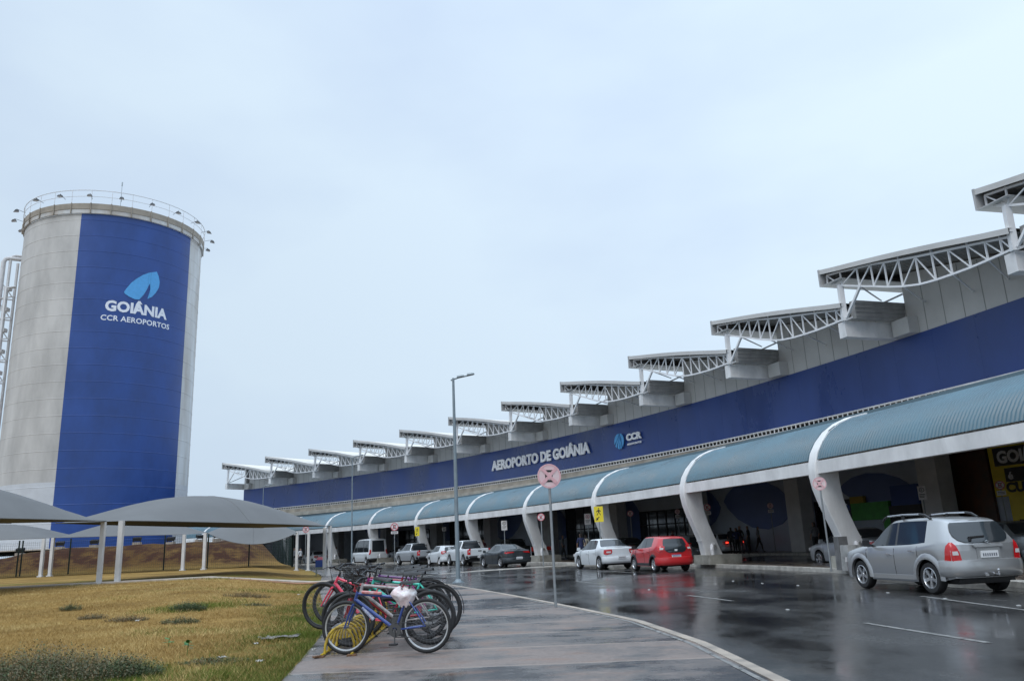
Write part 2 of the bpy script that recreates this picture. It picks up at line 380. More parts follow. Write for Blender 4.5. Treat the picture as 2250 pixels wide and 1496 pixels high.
# dry lawn, embankment and far ground
def grass_mat():
    m = bpy.data.materials.new('dry_grass_ground'); m.use_nodes = True; t = m.node_tree; nn = t.nodes; ll = t.links; b = nn['Principled BSDF']
    g = nn.new('ShaderNodeNewGeometry')
    def noise(scale, detail, rough=.6, stretch=(1, 1, 1)):
        mp = nn.new('ShaderNodeMapping'); mp.inputs['Scale'].default_value = stretch; ll.new(g.outputs['Position'], mp.inputs[0])
        n = nn.new('ShaderNodeTexNoise'); n.inputs['Scale'].default_value = scale; n.inputs['Detail'].default_value = detail; n.inputs['Roughness'].default_value = rough; ll.new(mp.outputs[0], n.inputs['Vector']); return n.outputs[0]
    big = noise(.35, 6); fine = noise(9, 8, .75)
    r = nn.new('ShaderNodeValToRGB'); ll.new(big, r.inputs[0]); el = r.color_ramp.elements
    el[0].position = .36; el[0].color = (.19, .115, .032, 1); el[1].position = .62; el[1].color = (.32, .205, .065, 1)
    r2 = nn.new('ShaderNodeValToRGB'); ll.new(fine, r2.inputs[0]); r2.color_ramp.elements[0].position = .3; r2.color_ramp.elements[1].position = .68
    r2.color_ramp.elements[0].color = (.38, .38, .36, 1); r2.color_ramp.elements[1].color = (1.35, 1.3, 1.2, 1)
    mx = nn.new('ShaderNodeMixRGB'); mx.blend_type = 'MULTIPLY'; mx.inputs[0].default_value = .8; ll.new(r.outputs[0], mx.inputs[1]); ll.new(r2.outputs[0], mx.inputs[2])
    gr = nn.new('ShaderNodeMixRGB'); gr.inputs[2].default_value = (.075, .095, .018, 1); ll.new(mx.outputs[0], gr.inputs[1])
    at = nn.new('ShaderNodeAttribute'); at.attribute_name = 'green'
    ml = nn.new('ShaderNodeMath'); ml.operation = 'MULTIPLY'; ml.use_clamp = True; ll.new(at.outputs['Fac'], ml.inputs[0])
    mr = nn.new('ShaderNodeMapRange'); ll.new(noise(1.6, 5), mr.inputs[0]); mr.inputs[1].default_value = .38; mr.inputs[2].default_value = .62; mr.inputs[3].default_value = .25; mr.inputs[4].default_value = 1.2
    ll.new(mr.outputs[0], ml.inputs[1]); ll.new(ml.outputs[0], gr.inputs[0])
    so_ = nn.new('ShaderNodeMixRGB'); so_.inputs[2].default_value = (.055, .025, .016, 1); ll.new(gr.outputs[0], so_.inputs[1])
    at2 = nn.new('ShaderNodeAttribute'); at2.attribute_name = 'soil'; ml2 = nn.new('ShaderNodeMath'); ml2.operation = 'MULTIPLY'; ml2.use_clamp = True
    mr3 = nn.new('ShaderNodeMapRange'); ll.new(noise(.7, 6, .7), mr3.inputs[0]); mr3.inputs[1].default_value = .40; mr3.inputs[2].default_value = .60; mr3.inputs[3].default_value = .62; mr3.inputs[4].default_value = 1.2
    ll.new(at2.outputs['Fac'], ml2.inputs[0]); ll.new(mr3.outputs[0], ml2.inputs[1]); ll.new(ml2.outputs[0], so_.inputs[0])
    ll.new(so_.outputs[0], b.inputs['Base Color']); b.inputs['Roughness'].default_value = .95; b.inputs['Specular IOR Level'].default_value = .15
    bp = nn.new('ShaderNodeBump'); bp.inputs['Strength'].default_value = .7; bp.inputs['Distance'].default_value = .05; ll.new(fine, bp.inputs['Height']); ll.new(bp.outputs[0], b.inputs['Normal'])
    return m
GRASSM = grass_mat()
def greenness(x, y):
    lat = edgeL(min(y, 60)) - x
    g = .95 * sstep(2.2, .1, lat) if y < 22 else .4 * sstep(1.5, .1, lat)
    g = max(g, .8 * sstep(2.0, .4, abs(y - 39.5)) * sstep(-40, -22, x) * (1 if x < -8 else 0))
    return g
fy = [-12, -6] + [i * .8 for i in range(0, 80)] + [64 + i * .6 for i in range(0, 14)] + [73, 76, 80, 90, 100, 115]
mb = MB(); gre = []; soil = []
rows = []
for y in fy:
    xe = edgeL(min(y, 60)) if y < 60 else -15.4 - (y - 60) * .55
    row = []
    for j in range(61):
        t = j / 60; x = xe - (t ** 1.8) * 130
        z = field_z(x, y) + (0 if j == 0 else (random.random() - .5) * .03 * min(1, t * 20))
        row.append((x, y, z)); gre.append(greenness(x, y)); soil.append(sstep(64.4, 66.2, y) * sstep(-19.5, -23, x) * .97)
    rows.append(row)
mb.grid([[(p[0], p[1], p[2]) for p in r] for r in rows])
o = mb.build('lawn', GRASSM, smooth=60); struct(o)
for nm, vals in (('green', gre), ('soil', soil)):
    a = o.data.attributes.new(nm, 'FLOAT', 'POINT'); a.data.foreach_set('value', vals)
# edge of the lawn against the sidewalk (a hidden skirt)
# concrete strip across the lawn
mb = MB(); rows = []
pathpts = [(-60, 31.5), (-40, 32.8), (-26, 33.6), (-21.0, 33.8), (-17.0, 34.6), (-13.5, 35.4), (-9.4, 36.6), (-7.8, 37.2)]
for i, (x, y) in enumerate(pathpts):
    z = field_z(x, y) + .05; rows.append([(x, y - .22, z - .1), (x, y - .2, z + .01), (x, y + .35, z + .03), (x, y + .36, z - .08)])
STRIP = mat('pale_concrete_strip', (.40, .34, .28), .8, var=.3, scale=2, bump=.3)
mb.grid(rows); struct(mb.build('path', STRIP))
mb = MB(); mb.grid([[(x, y, field_z(x, y) + .02) for x, y in r] for r in (((-13.6, 34.0), (-12, 34.4), (-9.6, 35.2), (-7.6, 35.8)), ((-13.9, 35.2), (-12.4, 36.2), (-10.2, 37.2), (-8.0, 37.8)))])
struct(mb.build('bare_soil', mat('red_soil', (.30, .135, .065), .9, var=.35, scale=1.5, bump=.3)))
# pale apron beyond the embankment
mb = MB(); mb.grid([[(-160, 73, 2.64), (-27, 73, 2.64)], [(-160, 116, 2.64), (-36, 116, 2.64)]])
struct(mb.build('tank_yard', mat('pale_yard', (.42, .42, .41), .6, var=.2, scale=.5)))

# ================================================================== TERMINAL
KMIN, KMAX = -3, 10            # roof modules, near to far (module i spans k = i .. i+1)
TB = thing('terminal_building', 'long curved airport terminal with saw-tooth roof and blue fascia band', 'airport terminal', P(16, 4, 0))
def arc_part(mb, name, m, parent, i=0, smooth=None):
    o = mb.build(name, m, parent, smooth); pl = parent_world(parent)
    o.rotation_euler = (0, 0, i * DT - 0.0); o.location = Vector((CX, CY, 0)) - pl
    return o
def parent_world(p):
    v = Vector((0, 0, 0))
    while p: v += p.location; p = p.parent
    return v
def arc_copy(o, i):
    c = o.copy(); COL.objects.link(c); c.parent = o.parent; c.rotation_euler = (0, 0, i * DT); return c
def arcgrid(mb, prof, k0, k1, n):
    mb.grid([[PL(o, k0 + (k1 - k0) * i / n, z) for o, z in prof] for i in range(n + 1)])
def arcbox(mb, o0, o1, k0, k1, z0, z1, n=1):
    for i in range(n):
        a = k0 + (k1 - k0) * i / n; b = k0 + (k1 - k0) * (i + 1) / n
        mb.hexa([PL(o0, a, z0), PL(o1, a, z0), PL(o1, b, z0), PL(o0, b, z0), PL(o0, a, z1), PL(o1, a, z1), PL(o1, b, z1), PL(o0, b, z1)])
def ztop(k): return 13.30 + 2.15 * (k / 1.054) + .10 * math.sin(math.pi * max(0, min(1, k)))
# --- fascia band
mb = MB()
for i in range(KMIN * 4, 44):
    arcbox(mb, 13.96, 14.5, i / 4, (i + 1) / 4 - .0006, 8.06, 11.34)
fas = arc_part(mb, 'fascia_band', BLUEB, TB)
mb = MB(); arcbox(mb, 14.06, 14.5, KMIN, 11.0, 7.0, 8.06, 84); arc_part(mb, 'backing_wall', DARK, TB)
mb = MB(); arcbox(mb, 13.55, 14.06, KMIN, 11.0, 7.98, 8.055, 84); arcbox(mb, 13.55, 13.70, KMIN, 11.0, 7.70, 7.76, 84)
mb.use(WHITEC)
for i in range(int((11 - KMIN) * 26)):
    k = KMIN + i / 26; arcbox(mb, 13.56, 13.60, k, k + .0075, 7.75, 7.99)
o = arc_part(mb, 'louver_screen', WHITEC, TB)
mb = MB(); arcgrid(mb, [(10.5, 5.6), (10.5, 6.45)], KMIN, 11.6, 60); arc_part(mb, 'gutter_wall', TEALD, TB)
mb = MB(); arcgrid(mb, [(10.42, 6.45), (10.42, 6.88), (10.6, 6.92), (13.58, 7.22), (13.60, 7.70), (14.1, 7.70)], KMIN, 11.6, 60); arc_part(mb, 'concrete_eaves', BEIGE, TB)
# --- upper wall, roof sheet, truss and the rest of one roof module
mb = MB(); mb.use(GREYP); n = 20; lo = []; 
for j in range(n):
    a = -.112 + j / n * .997; b = -.112 + (j + 1) / n * .997
    mb.poly([PL(14, a, 11.34), PL(14, a, max(ztop(a) - .3, 12.9)), PL(14, b, max(ztop(b) - .3, 12.9)), PL(14, b, 11.34)])
mb.poly([PL(14, .885, 11.34), PL(14, .885, ztop(.885) - .2), PL(46, .885, ztop(.885) - .2), PL(46, .885, 11.34)])
mb.use(SEAM)
for j in range(8):
    k = -.02 + j * .125 * .9; arcbox(mb, 13.985, 14.0, k, k + .003, 11.34, ztop(k) - .35)
wall = arc_part(mb, 'clerestory_wall', None, TB)
mb = MB(); n = 10
def roofgrid(dz, flip=False):
    rows = []
    for j in range(n + 1):
        k = -.07 + 1.124 * j / n; rows.append([PL(o_, k, ztop(k) + dz) for o_ in (10.15, 20, 32, 46)])
    return rows
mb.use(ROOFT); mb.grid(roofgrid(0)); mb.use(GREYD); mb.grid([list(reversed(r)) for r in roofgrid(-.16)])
mb.use(GREYP)
rt, rb = roofgrid(0), roofgrid(-.26)
mb.grid([[a[0], b[0]] for a, b in zip(rt, rb)])
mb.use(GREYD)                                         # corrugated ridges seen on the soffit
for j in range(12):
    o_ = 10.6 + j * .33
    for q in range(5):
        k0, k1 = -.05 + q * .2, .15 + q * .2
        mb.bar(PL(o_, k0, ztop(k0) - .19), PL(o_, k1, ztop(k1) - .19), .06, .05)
roof = arc_part(mb, 'roof_panel', None, TB)
mb = MB(); arcbox(mb, 10.12, 46, 1.046, 1.056, 14.48, ztop(1.054) + .01); arcbox(mb, 10.12, 46, .90, 1.046, 14.46, 14.50, 1)
end_f = arc_part(mb, 'roof_fascia', mat('fascia_grey', (.44, .44, .44), .5, var=.15, scale=1), TB)
mb = MB(); arcbox(mb, 10.75, 46, -.106, -.07, 12.25, 13.24); 
for j in range(4): arcbox(mb, 10.73, 46, -.112, -.106, 12.35 + j * .24, 12.40 + j * .24)
low_f = arc_part(mb, 'low_eaves', mat('shaded_slats', (.36, .355, .35), .6, var=.2, scale=2), TB)
mb = MB(); arcbox(mb, 10.42, 13.99, -.055, -.005, 11.36, 12.2); arcbox(mb, 10.38, 13.99, -.060, -.055, 11.34, 11.42); arcbox(mb, 10.38, 13.99, -.060, -.055, 12.14, 12.22)
gbox = arc_part(mb, 'gutter_box', WHITEC, TB)
mb = MB(); arcbox(mb, 13.3, 13.98, -.182, -.075, 11.345, 12.22)
pil = arc_part(mb, 'pilaster', GREYP, TB)
TKN = [1.028, .929, .811, .717, .63, .54, .44, .349, .258, .159, .072, 0, -.045]
TTZ = [15.07, 14.93, 14.71, 14.55, 14.34, 14.12, 13.89, 13.70, 13.52, 13.31, 13.13, 12.97, 12.88]
TBZ = [14.63, 14.16, 13.72, 13.38, 13.05, 12.76, 12.52, 12.41, 12.35, 12.31, 12.31, 12.32, 12.33]
mb = MB(); OT = 10.45
for j in range(len(TKN) - 1):
    a, b = TKN[j], TKN[j + 1]
    mb.bar(PL(OT, a, TTZ[j]), PL(OT, b, TTZ[j + 1]), .095); mb.bar(PL(OT, a, TBZ[j]), PL(OT, b, TBZ[j + 1]), .095)
    mb.bar(PL(OT, a, TTZ[j]), PL(OT, a, TBZ[j]), .07)
    if j == 0: mb.bar(PL(OT, a, TTZ[j]), PL(OT, b, TBZ[j + 1]), .055)
    elif j < 6: mb.bar(PL(OT, a, TBZ[j]), PL(OT, b, TTZ[j + 1]), .055)
    else: mb.bar(PL(OT, a, TTZ[j]), PL(OT, b, TBZ[j + 1]), .055)
    if j % 2 == 1: mb.bar(PL(OT, a, TTZ[j]), PL(OT, a, ztop(a) - .2), .07)
mb.bar(PL(OT, -.045, TTZ[-1]), PL(OT, -.045, TBZ[-1]), .085)
for j in (2, 5, 8, 10): mb.bar(PL(OT, TKN[j], TBZ[j]), PL(14, TKN[j] + .22, TBZ[j] + .1), .06)
truss = arc_part(mb, 'roof_truss', TRUSS, TB)
mb = MB(); b0, b1 = PL(OT - .02, .944, 12.22), PL(OT - .02, .940, 14.2)
mb.bar(b0, b1, .26); mb.bar(PL(OT, .93, 12.35), PL(OT, .80, 13.75), .12); mb.bar(PL(OT, .925, 12.25), PL(14, .89, 13.72), .10)
post = arc_part(mb, 'roof_post', TRUSS, TB)
for i in range(KMIN, KMAX + 1):
    if i: 
        for o in (wall, roof, end_f, low_f, gbox, pil, truss, post): arc_copy(o, i)
for o in (gbox, pil): arc_copy(o, 11)
# far end wall of the building
mb = MB(); arcbox(mb, 14.02, 46, 10.96, 11.0, 0, 14.4); arc_part(mb, 'end_wall', GREYP, TB)
# --- ground floor: wall behind the canopy, pillars, glass and murals
IWALL = mat('blue_grey_wall', (.42, .47, .54), .35, var=.15, scale=.5)
LEAFB = mat('mural_blue', (.10, .15, .34), .35, var=.1, scale=.6)
PILL = mat('pillar_grey', (.62, .61, .60), .5, var=.15, scale=.8)
mb = MB(); arcgrid(mb, [(15.6, 0), (15.6, 7)], KMIN, 11.6, 80); arc_part(mb, 'ground_floor_wall', IWALL, TB)
mb = MB(); arcgrid(mb, [(10.5, 5.62), (15.7, 5.62)], KMIN, 11.6, 60); arc_part(mb, 'ceiling_soffit', mat('pale_ceiling', (.80, .80, .80), .6), TB)
mb = MB(); arcbox(mb, 13.9, 14.9, .86, .98, .15, 5.62)
pillar = arc_part(mb, 'pillar', PILL, TB)
for i in range(KMIN - 1, 11):
    if i: arc_copy(pillar, i)
def doors(k0, k1, z1=3.6):
    mb = MB(); mb.use(GLASSD); arcbox(mb, 15.5, 15.58, k0, k1, .15, z1, 4); mb.use(BLACK)
    for j in range(7):
        k = lerp(k0, k1, j / 6); arcbox(mb, 15.44, 15.5, k - .004, k + .004, .15, z1)
    arcbox(mb, 15.44, 15.5, k0, k1, z1 - .1, z1, 3); arcbox(mb, 15.44, 15.5, k0, k1, 2.4, 2.5, 3)
    return arc_part(mb, 'entrance_door', None, TB)
doors(1.62, 1.9, 3.2); doors(3.1, 3.75); doors(4.0, 4.8, 5.4); doors(6.1, 6.8, 5.4); doors(7.2, 7.8); doors(-.9, -.3)
def mural(pts, m=None, name='mural'):
    # a leaf-shaped painted panel on the wall: points (k, z)
    mb = MB(); mb.prism([PL(15.54, k, z) for k, z in pts], PL(15.58, pts[0][0], 0) - PL(15.54, pts[0][0], 0)); return arc_part(mb, name, m or LEAFB, TB)
def leafpts(kc, zc, w, h, tilt=0, n=14):
    pts = []
    for i in range(n):
        t = i / n * 2 * math.pi; x = math.cos(t) * w; z = math.copysign(abs(math.sin(t)) ** 1.5, math.sin(t)) * h; pts.append((kc + x * math.cos(tilt), zc + z + x * 9.9 * math.sin(tilt)))
    return pts
for kc, zc, w, h, tl in ((2.42, 3.4, .34, 1.75, .12), (3.0, 3.4, .2, 1.5, 0), (3.95, 3.5, .30, 2.0, .5), (5.0, 3.4, .26, 1.7, .4), (5.75, 3.5, .26, 1.6, -.3), (6.95, 3.6, .22, 1.5, .4), (8.2, 3.4, .35, 1.6, .3), (1.42, 3.6, .27, 1.0, .1)):
    mural([(k, max(.2, min(5.5, z))) for k, z in leafpts(kc, zc, w, h, tl)])
# advertising panels on the near part of the wall
mb = MB(); mb.use(mat('dim_poster', (.05, .028, .018), .4, col2=(.10, .035, .012), scale=2.2)); arcbox(mb, 15.42, 15.58, .70, .965, .15, 5.6, 3); arc_part(mb, 'poster_panel', None, TB)
YB = MB(); YB.use(mat('board_yellow', (.72, .55, .03), .4, var=.06, scale=2)); arcbox(YB, 15.40, 15.58, -.7, .685, 2.65, 5.58, 8); arcbox(YB, 15.40, 15.58, -.7, .62, .6, 2.65, 8)
YB.use(BLACK)
def on_wall(o_, k0, z0):
    return lambda x, y, d: PL(o_ - d, k0 - x / (R + o_) / DT, z0 + y)
for (ka, za, kb, zb) in ((.658, 4.10, .30, 4.98), (.615, 3.32, .34, 3.98)):
    for q in range(4):
        arcbox(YB, 15.37, 15.40, lerp(ka, kb, (q + 1) / 4), lerp(ka, kb, q / 4), za, zb)
YB.use(mat('board_letter', (.75, .75, .75), .5))
text_to(YB, 'GOI\u00c2NIA', on_wall(15.365, .64, 4.22), 3.4, .60, .04, .008); text_to(YB, '\u00e9', on_wall(15.365, .60, 3.42), .28, .36, .03, .008)
YB.use(BLACK); text_to(YB, 'CULTURA', on_wall(15.395, .622, 2.82), 3.3, .48, .05, .008)
arcbox(YB, 15.37, 15.40, .45, .585, .62, 1.55); arcbox(YB, 15.37, 15.40, .40, .55, 1.55, 1.9)
arc_part(YB, 'yellow_billboard', None, TB)
mb = MB(); mb.use(mat('kiosk_green', (.05, .32, .04), .4, var=.2, scale=2)); arcbox(mb, 15.3, 15.52, 1.33, 1.38, .3, 2.9); arcbox(mb, 15.3, 15.52, 1.38, 1.60, 1.9, 2.9); mb.use(mat('kiosk_yellow', (.35, .25, .02), .5)); arcbox(mb, 15.28, 15.5, 1.50, 1.60, 2.9, 3.3); mb.use(BLACK); arcbox(mb, 15.3, 15.52, 1.12, 1.33, .2, 2.6)
mb.use(mat('kiosk_blue', (.02, .06, .25), .4)); arcbox(mb, 15.28, 15.5, 1.12, 1.30, 2.6, 3.7)
arc_part(mb, 'shopfront_panel', None, TB)
# --- lettering on the fascia
def band(o_, k0, z0):
    return lambda x, y, d: PL(o_ - .10 - d * 1.0, k0 - x / (R + o_) / DT, z0 + y)
def kw(k0, k1, o_=13.9): return (k0 - k1) * DT * (R + o_)
LS = MB(); LS.use(CLOTHW)
text_to(LS, 'AEROPORTO DE GOI\u00c2NIA', band(13.9, 5.775, 9.22), kw(5.775, 4.165), 1.06, .042, .06, 1.0)
arc_part(LS, 'sign_lettering', None, TB)
mb = MB(); text_to(mb, 'CCR', band(13.9, 3.64, 9.57), kw(3.64, 3.44), .60, .05, .05); arc_part(mb, 'operator_lettering', CLOTHW, TB)
mb = MB(); text_to(mb, 'AEROPORTOS', band(13.9, 3.638, 9.19), kw(3.638, 3.447), .16, .02, .03); arc_part(mb, 'operator_subtitle', CLOTHW, TB)
LG = MB(); fb = band(13.9, 3.805, 9.0); s_ = kw(3.805, 3.672)
LOGO = [[(.03, .35), (.02, .62), (.12, .82), (.30, .96), (.55, 1.0), (.48, .80), (.28, .58)], [(.62, 1.0), (.82, .92), (.97, .72), (1.0, .48), (.92, .26), (.80, .10), (.78, .40), (.72, .70)],
        [(.10, .24), (.24, .10), (.30, .30), (.44, .54), (.60, .78), (.62, .90), (.50, .74), (.26, .50)], [(.34, .06), (.52, .0), (.52, .24), (.60, .50), (.66, .74), (.52, .58), (.38, .34)], [(.60, .01), (.72, .05), (.72, .34), (.67, .60), (.60, .34)]]
LG.use(LBLUE)
for pg in LOGO: LG.prism([fb(x * s_, y * 1.38, 0) for x, y in pg], fb(0, 0, .05) - fb(0, 0, 0))
arc_part(LG, 'leaf_logo', None, TB)

# ================================================================== CANOPY
CN = thing('drop_off_canopy', 'teal corrugated barrel canopy on curved white ribs along the terminal front', 'canopy', P(1, 4, 0))
SK = [(.10, 3.93), (.22, 4.22), (.45, 4.56), (.80, 4.93), (1.26, 5.21), (1.82, 5.42), (2.5, 5.56)]
mb = MB(); mb.use(TEAL); nc = 66; rows = []
for j in range(nc * 4 + 1):
    k = .02 + .968 * j / (nc * 4); ph = j % 4; d = (0, .0, .038, .038)[ph]
    rows.append([PL(o_ + d * (1 - min(1, t / 5)), k, z - d * min(1, t / 3)) for t, (o_, z) in enumerate(SK)])
mb.grid(rows)
mb.use(TEALD)
for kk in (.024, .984):
    for t in range(len(SK) - 1):
        mb.bar(PL(SK[t][0] - .01, kk, SK[t][1] + .01), PL(SK[t + 1][0] - .01, kk, SK[t + 1][1] + .01), .10, .04)
skin = arc_part(mb, 'canopy_skin', None, CN, smooth=22)
mb = MB(); mb.use(TEALD)
arcgrid(mb, [(2.5, 5.56), (2.55, 5.68), (2.85, 5.70), (2.9, 5.62)], 0, 1, 6); arcgrid(mb, [(2.9, 5.62), (4.4, 5.78)], 0, 1, 6)
mb.use(TEAL); arcgrid(mb, [(4.4, 5.80), (7, 5.98), (10.5, 6.0)], 0, 1, 6); mb.use(TEALD); arcgrid(mb, [(4.3, 5.77), (4.3, 5.86), (4.6, 5.88)], 0, 1, 6)
mb.use(WHITEC); arcgrid(mb, [(10.5, 5.5), (2.2, 5.3), (.9, 4.7), (.3, 3.9)], 0, 1, 6)
back = arc_part(mb, 'canopy_roof', None, CN)
mb = MB(); arcbox(mb, .06, .34, .012, .988, 3.42, 3.86, 8); beam = arc_part(mb, 'edge_beam', WHITEC, CN)
RO = [(.78, .55), (.70, 1.05), (.58, 1.40), (.37, 1.91), (.15, 2.48), (.02, 2.90), (-.05, 3.36), (-.02, 3.75), (.12, 4.17), (.38, 4.56), (.76, 4.94), (1.24, 5.24), (1.80, 5.46), (2.45, 5.60)]
RI = [(1.72, .55), (1.50, 1.10), (1.32, 1.50), (1.12, 2.02), (.98, 2.50), (.93, 2.95), (.92, 3.36), (.94, 3.70), (1.02, 4.02), (1.18, 4.32), (1.42, 4.60), (1.72, 4.82), (2.08, 5.02), (2.5, 5.18)]
mb = MB(); hw = .022
rows = []
for (a, za), (b, zb) in zip(RO, RI):
    rows.append([PL(a + .03, -hw, za), PL(a, -hw + .003, za), PL(a, hw - .003, za), PL(a + .03, hw, za), PL(b - .03, hw, zb), PL(b, hw - .003, zb), PL(b, -hw + .003, zb), PL(b - .03, -hw, zb), PL(a + .03, -hw, za)])
mb.grid(rows); [mb.hexa([PL(oo, kk, z_) for z_ in (zz, zz + .018) for oo, kk in ((o0_, -hw - .0004), (o1_, -hw - .0004), (o1_, hw + .0004), (o0_, hw + .0004))]) for zz, o0_, o1_ in ((2.30, .215, 1.05), (1.2, .62, 1.47))]; b_ = rows[0][:-1]; mb.poly(b_); mb.poly(list(reversed(rows[-1][:-1])))
rib = arc_part(mb, 'canopy_rib', WHITEC, CN, smooth=35)
mb = MB(); mb.use(mat('pedestal_concrete', (.33, .32, .28), .7, var=.4, scale=2, bump=.2)); arcbox(mb, .62, 2.3, -.085, .06, .14, .56)
mb.use(WHITE); mb.tube([PL(.95, -.06, .56), PL(.93, -.058, .8), PL(1.0, -.05, .98), PL(1.2, -.035, 1.0), PL(1.35, -.02, .9)], .09, 8)
ped = arc_part(mb, 'rib_pedestal', None, CN)
for i in range(KMIN, 13):
    if i: arc_copy(rib, i); arc_copy(ped, i)
    if i and i < 12: arc_copy(skin, i); arc_copy(back, i); arc_copy(beam, i)

def A(px, D): return Vector(((px - 1144) * D / 1736, 1.032 * D, 0))

# ================================================================== WATER TANK
SC, SR, SZ = Vector((-37.434, 70.701, 0)), 7.556, 2.45
TSC = 1.1875
TK = thing('water_tank', 'tall round grey water tank with a blue painted stripe and white lettering', 'water tank', (SC.x, SC.y, SZ))
TK.scale = (TSC,) * 3; TK.location = (-44.45, 83.96, 2.62)
def SP(a, z, dr=0.0):
    t = rad(a); return Vector(((SR + dr) * math.cos(t), (SR + dr) * math.sin(t), z - SZ))
def tank_prof(z0, z1, dr):
    z = 30.05 - 1.42 * 22; pr = [(SR + dr, z0 - SZ)]
    while z < z1:
        if z > z0 + .05: pr += [(SR + dr, z - SZ - .03), (SR + dr + .014, z - SZ - .012), (SR + dr + .014, z - SZ + .012), (SR + dr, z - SZ + .03)]
        z += 1.42
    pr.append((SR + dr, z1 - SZ)); return pr
def arcsheet(mb, pr, a0, a1, n):
    mb.grid([[(r * math.cos(rad(a0 + (a1 - a0) * i / n)), r * math.sin(rad(a0 + (a1 - a0) * i / n)), z) for r, z in pr] for i in range(n + 1)])
TGREY = mat('tank_grey', (.51, .495, .475), .6, var=.22, scale=.55, stretch=(1, 1, .35), bump=.1, bscale=3, coords='obj')
TWHITE = mat('tank_pale', (.66, .68, .69), .5, col2=(.36, .31, .26), scale=.42, stretch=(1, 1, .18), coords='obj')
TBASE = mat('tank_white_base', (.56, .58, .61), .5, var=.08, scale=1)
TBLUE = mat('tank_blue', (.017, .062, .255), .36, var=.20, scale=.5, stretch=(1, 1, .6), coords='obj', rvar=.08)
mb = MB(); mb.use(TGREY); arcsheet(mb, tank_prof(7.7, 30.62, 0), -250, -84, 80); mb.use(TWHITE); arcsheet(mb, tank_prof(7.7, 30.62, 0), -84, 110, 90)
mb.use(TBASE); arcsheet(mb, tank_prof(SZ, 7.7, 0.0), -250, 110, 120)
mb.use(TGREY); b = len(mb.v); mb.v += [tuple(SP(a, 30.62)) for a in range(0, 360, 6)]; mb.face(*range(b, b + 60))
mb.build('tank_shell', None, TK, 35)
mb = MB(); arcsheet(mb, tank_prof(SZ, 30.62, .012), -84.7, -7.7, 60); mb.build('painted_stripe', TBLUE, TK, 35)
mb = MB(); mb.use(TWHITE); arcsheet(mb, [(SR + .03, 30.62 - SZ), (SR + .16, 30.62 - SZ), (SR + .16, 30.98 - SZ)], 0, 360, 90)
mb.use(mat('walkway_tan', (.33, .29, .24), .7, var=.2, scale=1)); arcsheet(mb, [(SR + .16, 30.98 - SZ), (SR + .20, 31.0 - SZ), (SR + .20, 31.52 - SZ), (SR - .2, 31.52 - SZ), (SR - .25, 31.0 - SZ)], 0, 360, 90)
for a in range(0, 360, 12): mb.bar(SP(a + 5, 30.6, .20), SP(a + 5, 31.56, .20), .14, .06)
mb.build('walkway', None, TK)
mb = MB()
for z in (32.73, 32.15): mb.tube([SP(a, z, .22) for a in range(0, 360, 5)], .034 if z > 32.5 else .022, 6, closed=True)
for a in range(0, 360, 12): mb.tube([SP(a + 5, 31.5, .22), SP(a + 5, 32.73, .22)], .025, 6)
mb.build('railing', mat('railing_white', (.66, .67, .69), .5), TK)
mb = MB(); mb.tube([SP(-62, 31.5, .1), SP(-62, 33.6, .1)], .025, 6); mb.tube([SP(-62, 33.45, .1), SP(-62, 33.8, .1)], .06, 6); mb.build('antenna', STEEL, TK)
def flood_mesh():
    mb = MB(); mb.use(BLACK); mb.tube([(0, 0, 0), (1.0, 0, .28)], .025, 6); mb.bar((1.0, 0, .28), (1.0, 0, .12), .05)
    mb.hexa([(.74, -.26, -.04), (1.30, -.26, -.14), (1.30, .26, -.14), (.74, .26, -.04), (.86, -.17, .16), (1.18, -.17, .12), (1.18, .17, .12), (.86, .17, .16)])
    mb.use(LENSW); mb.poly([(.78, -.22, -.052), (.78, .22, -.052), (1.27, .22, -.142), (1.27, -.22, -.142)]); return mb
proto = None
for i in range(21):
    a = -112 + i * 16.8
    if proto is None: proto = flood_mesh().build('floodlight', None, TK); o = proto
    else: o = proto.copy(); COL.objects.link(o); o.parent = TK
    o.location = SP(a, 31.9, .22); o.rotation_euler = (0, 0, rad(a)); o.scale = (.72,) * 3
LT = mat('tank_letter_white', (.76, .79, .86), .5, var=.06, scale=2)
def on_tank(a0, z0, z1_off=0.0):
    return lambda x, y, d: SP(a0 + math.degrees(x / SR), z0 + y, .024 + d)
mb = MB(); text_to(mb, 'GOI\u00c2NIA', on_tank(-65.8, 21.95), rad(39.5) * SR, .95, .042, .006, 1.02)
mb.build('tank_lettering', LT, TK)
mb = MB(); text_to(mb, 'CCR AEROPORTOS', on_tank(-67.8, 21.12), rad(44.0) * SR, .47, .022, .006, 1.05); mb.build('tank_subtitle', LT, TK)
lf = [(-55.7, 23.75), (-53.8, 24.23), (-51.7, 24.68), (-48.6, 25.13), (-45.0, 25.55), (-41.3, 25.86), (-36.1, 26.13), (-34.6, 25.77), (-33.5, 25.24), (-33.8, 24.72), (-35.8, 24.15), (-38.2, 23.72), (-41.1, 23.46), (-40.1, 24.02), (-39.7, 24.43), (-40.1, 24.9), (-40.8, 24.71), (-41.9, 24.27), (-43.4, 23.83), (-46.2, 23.26), (-49.0, 23.24), (-52.4, 23.39), (-55.1, 23.61)]
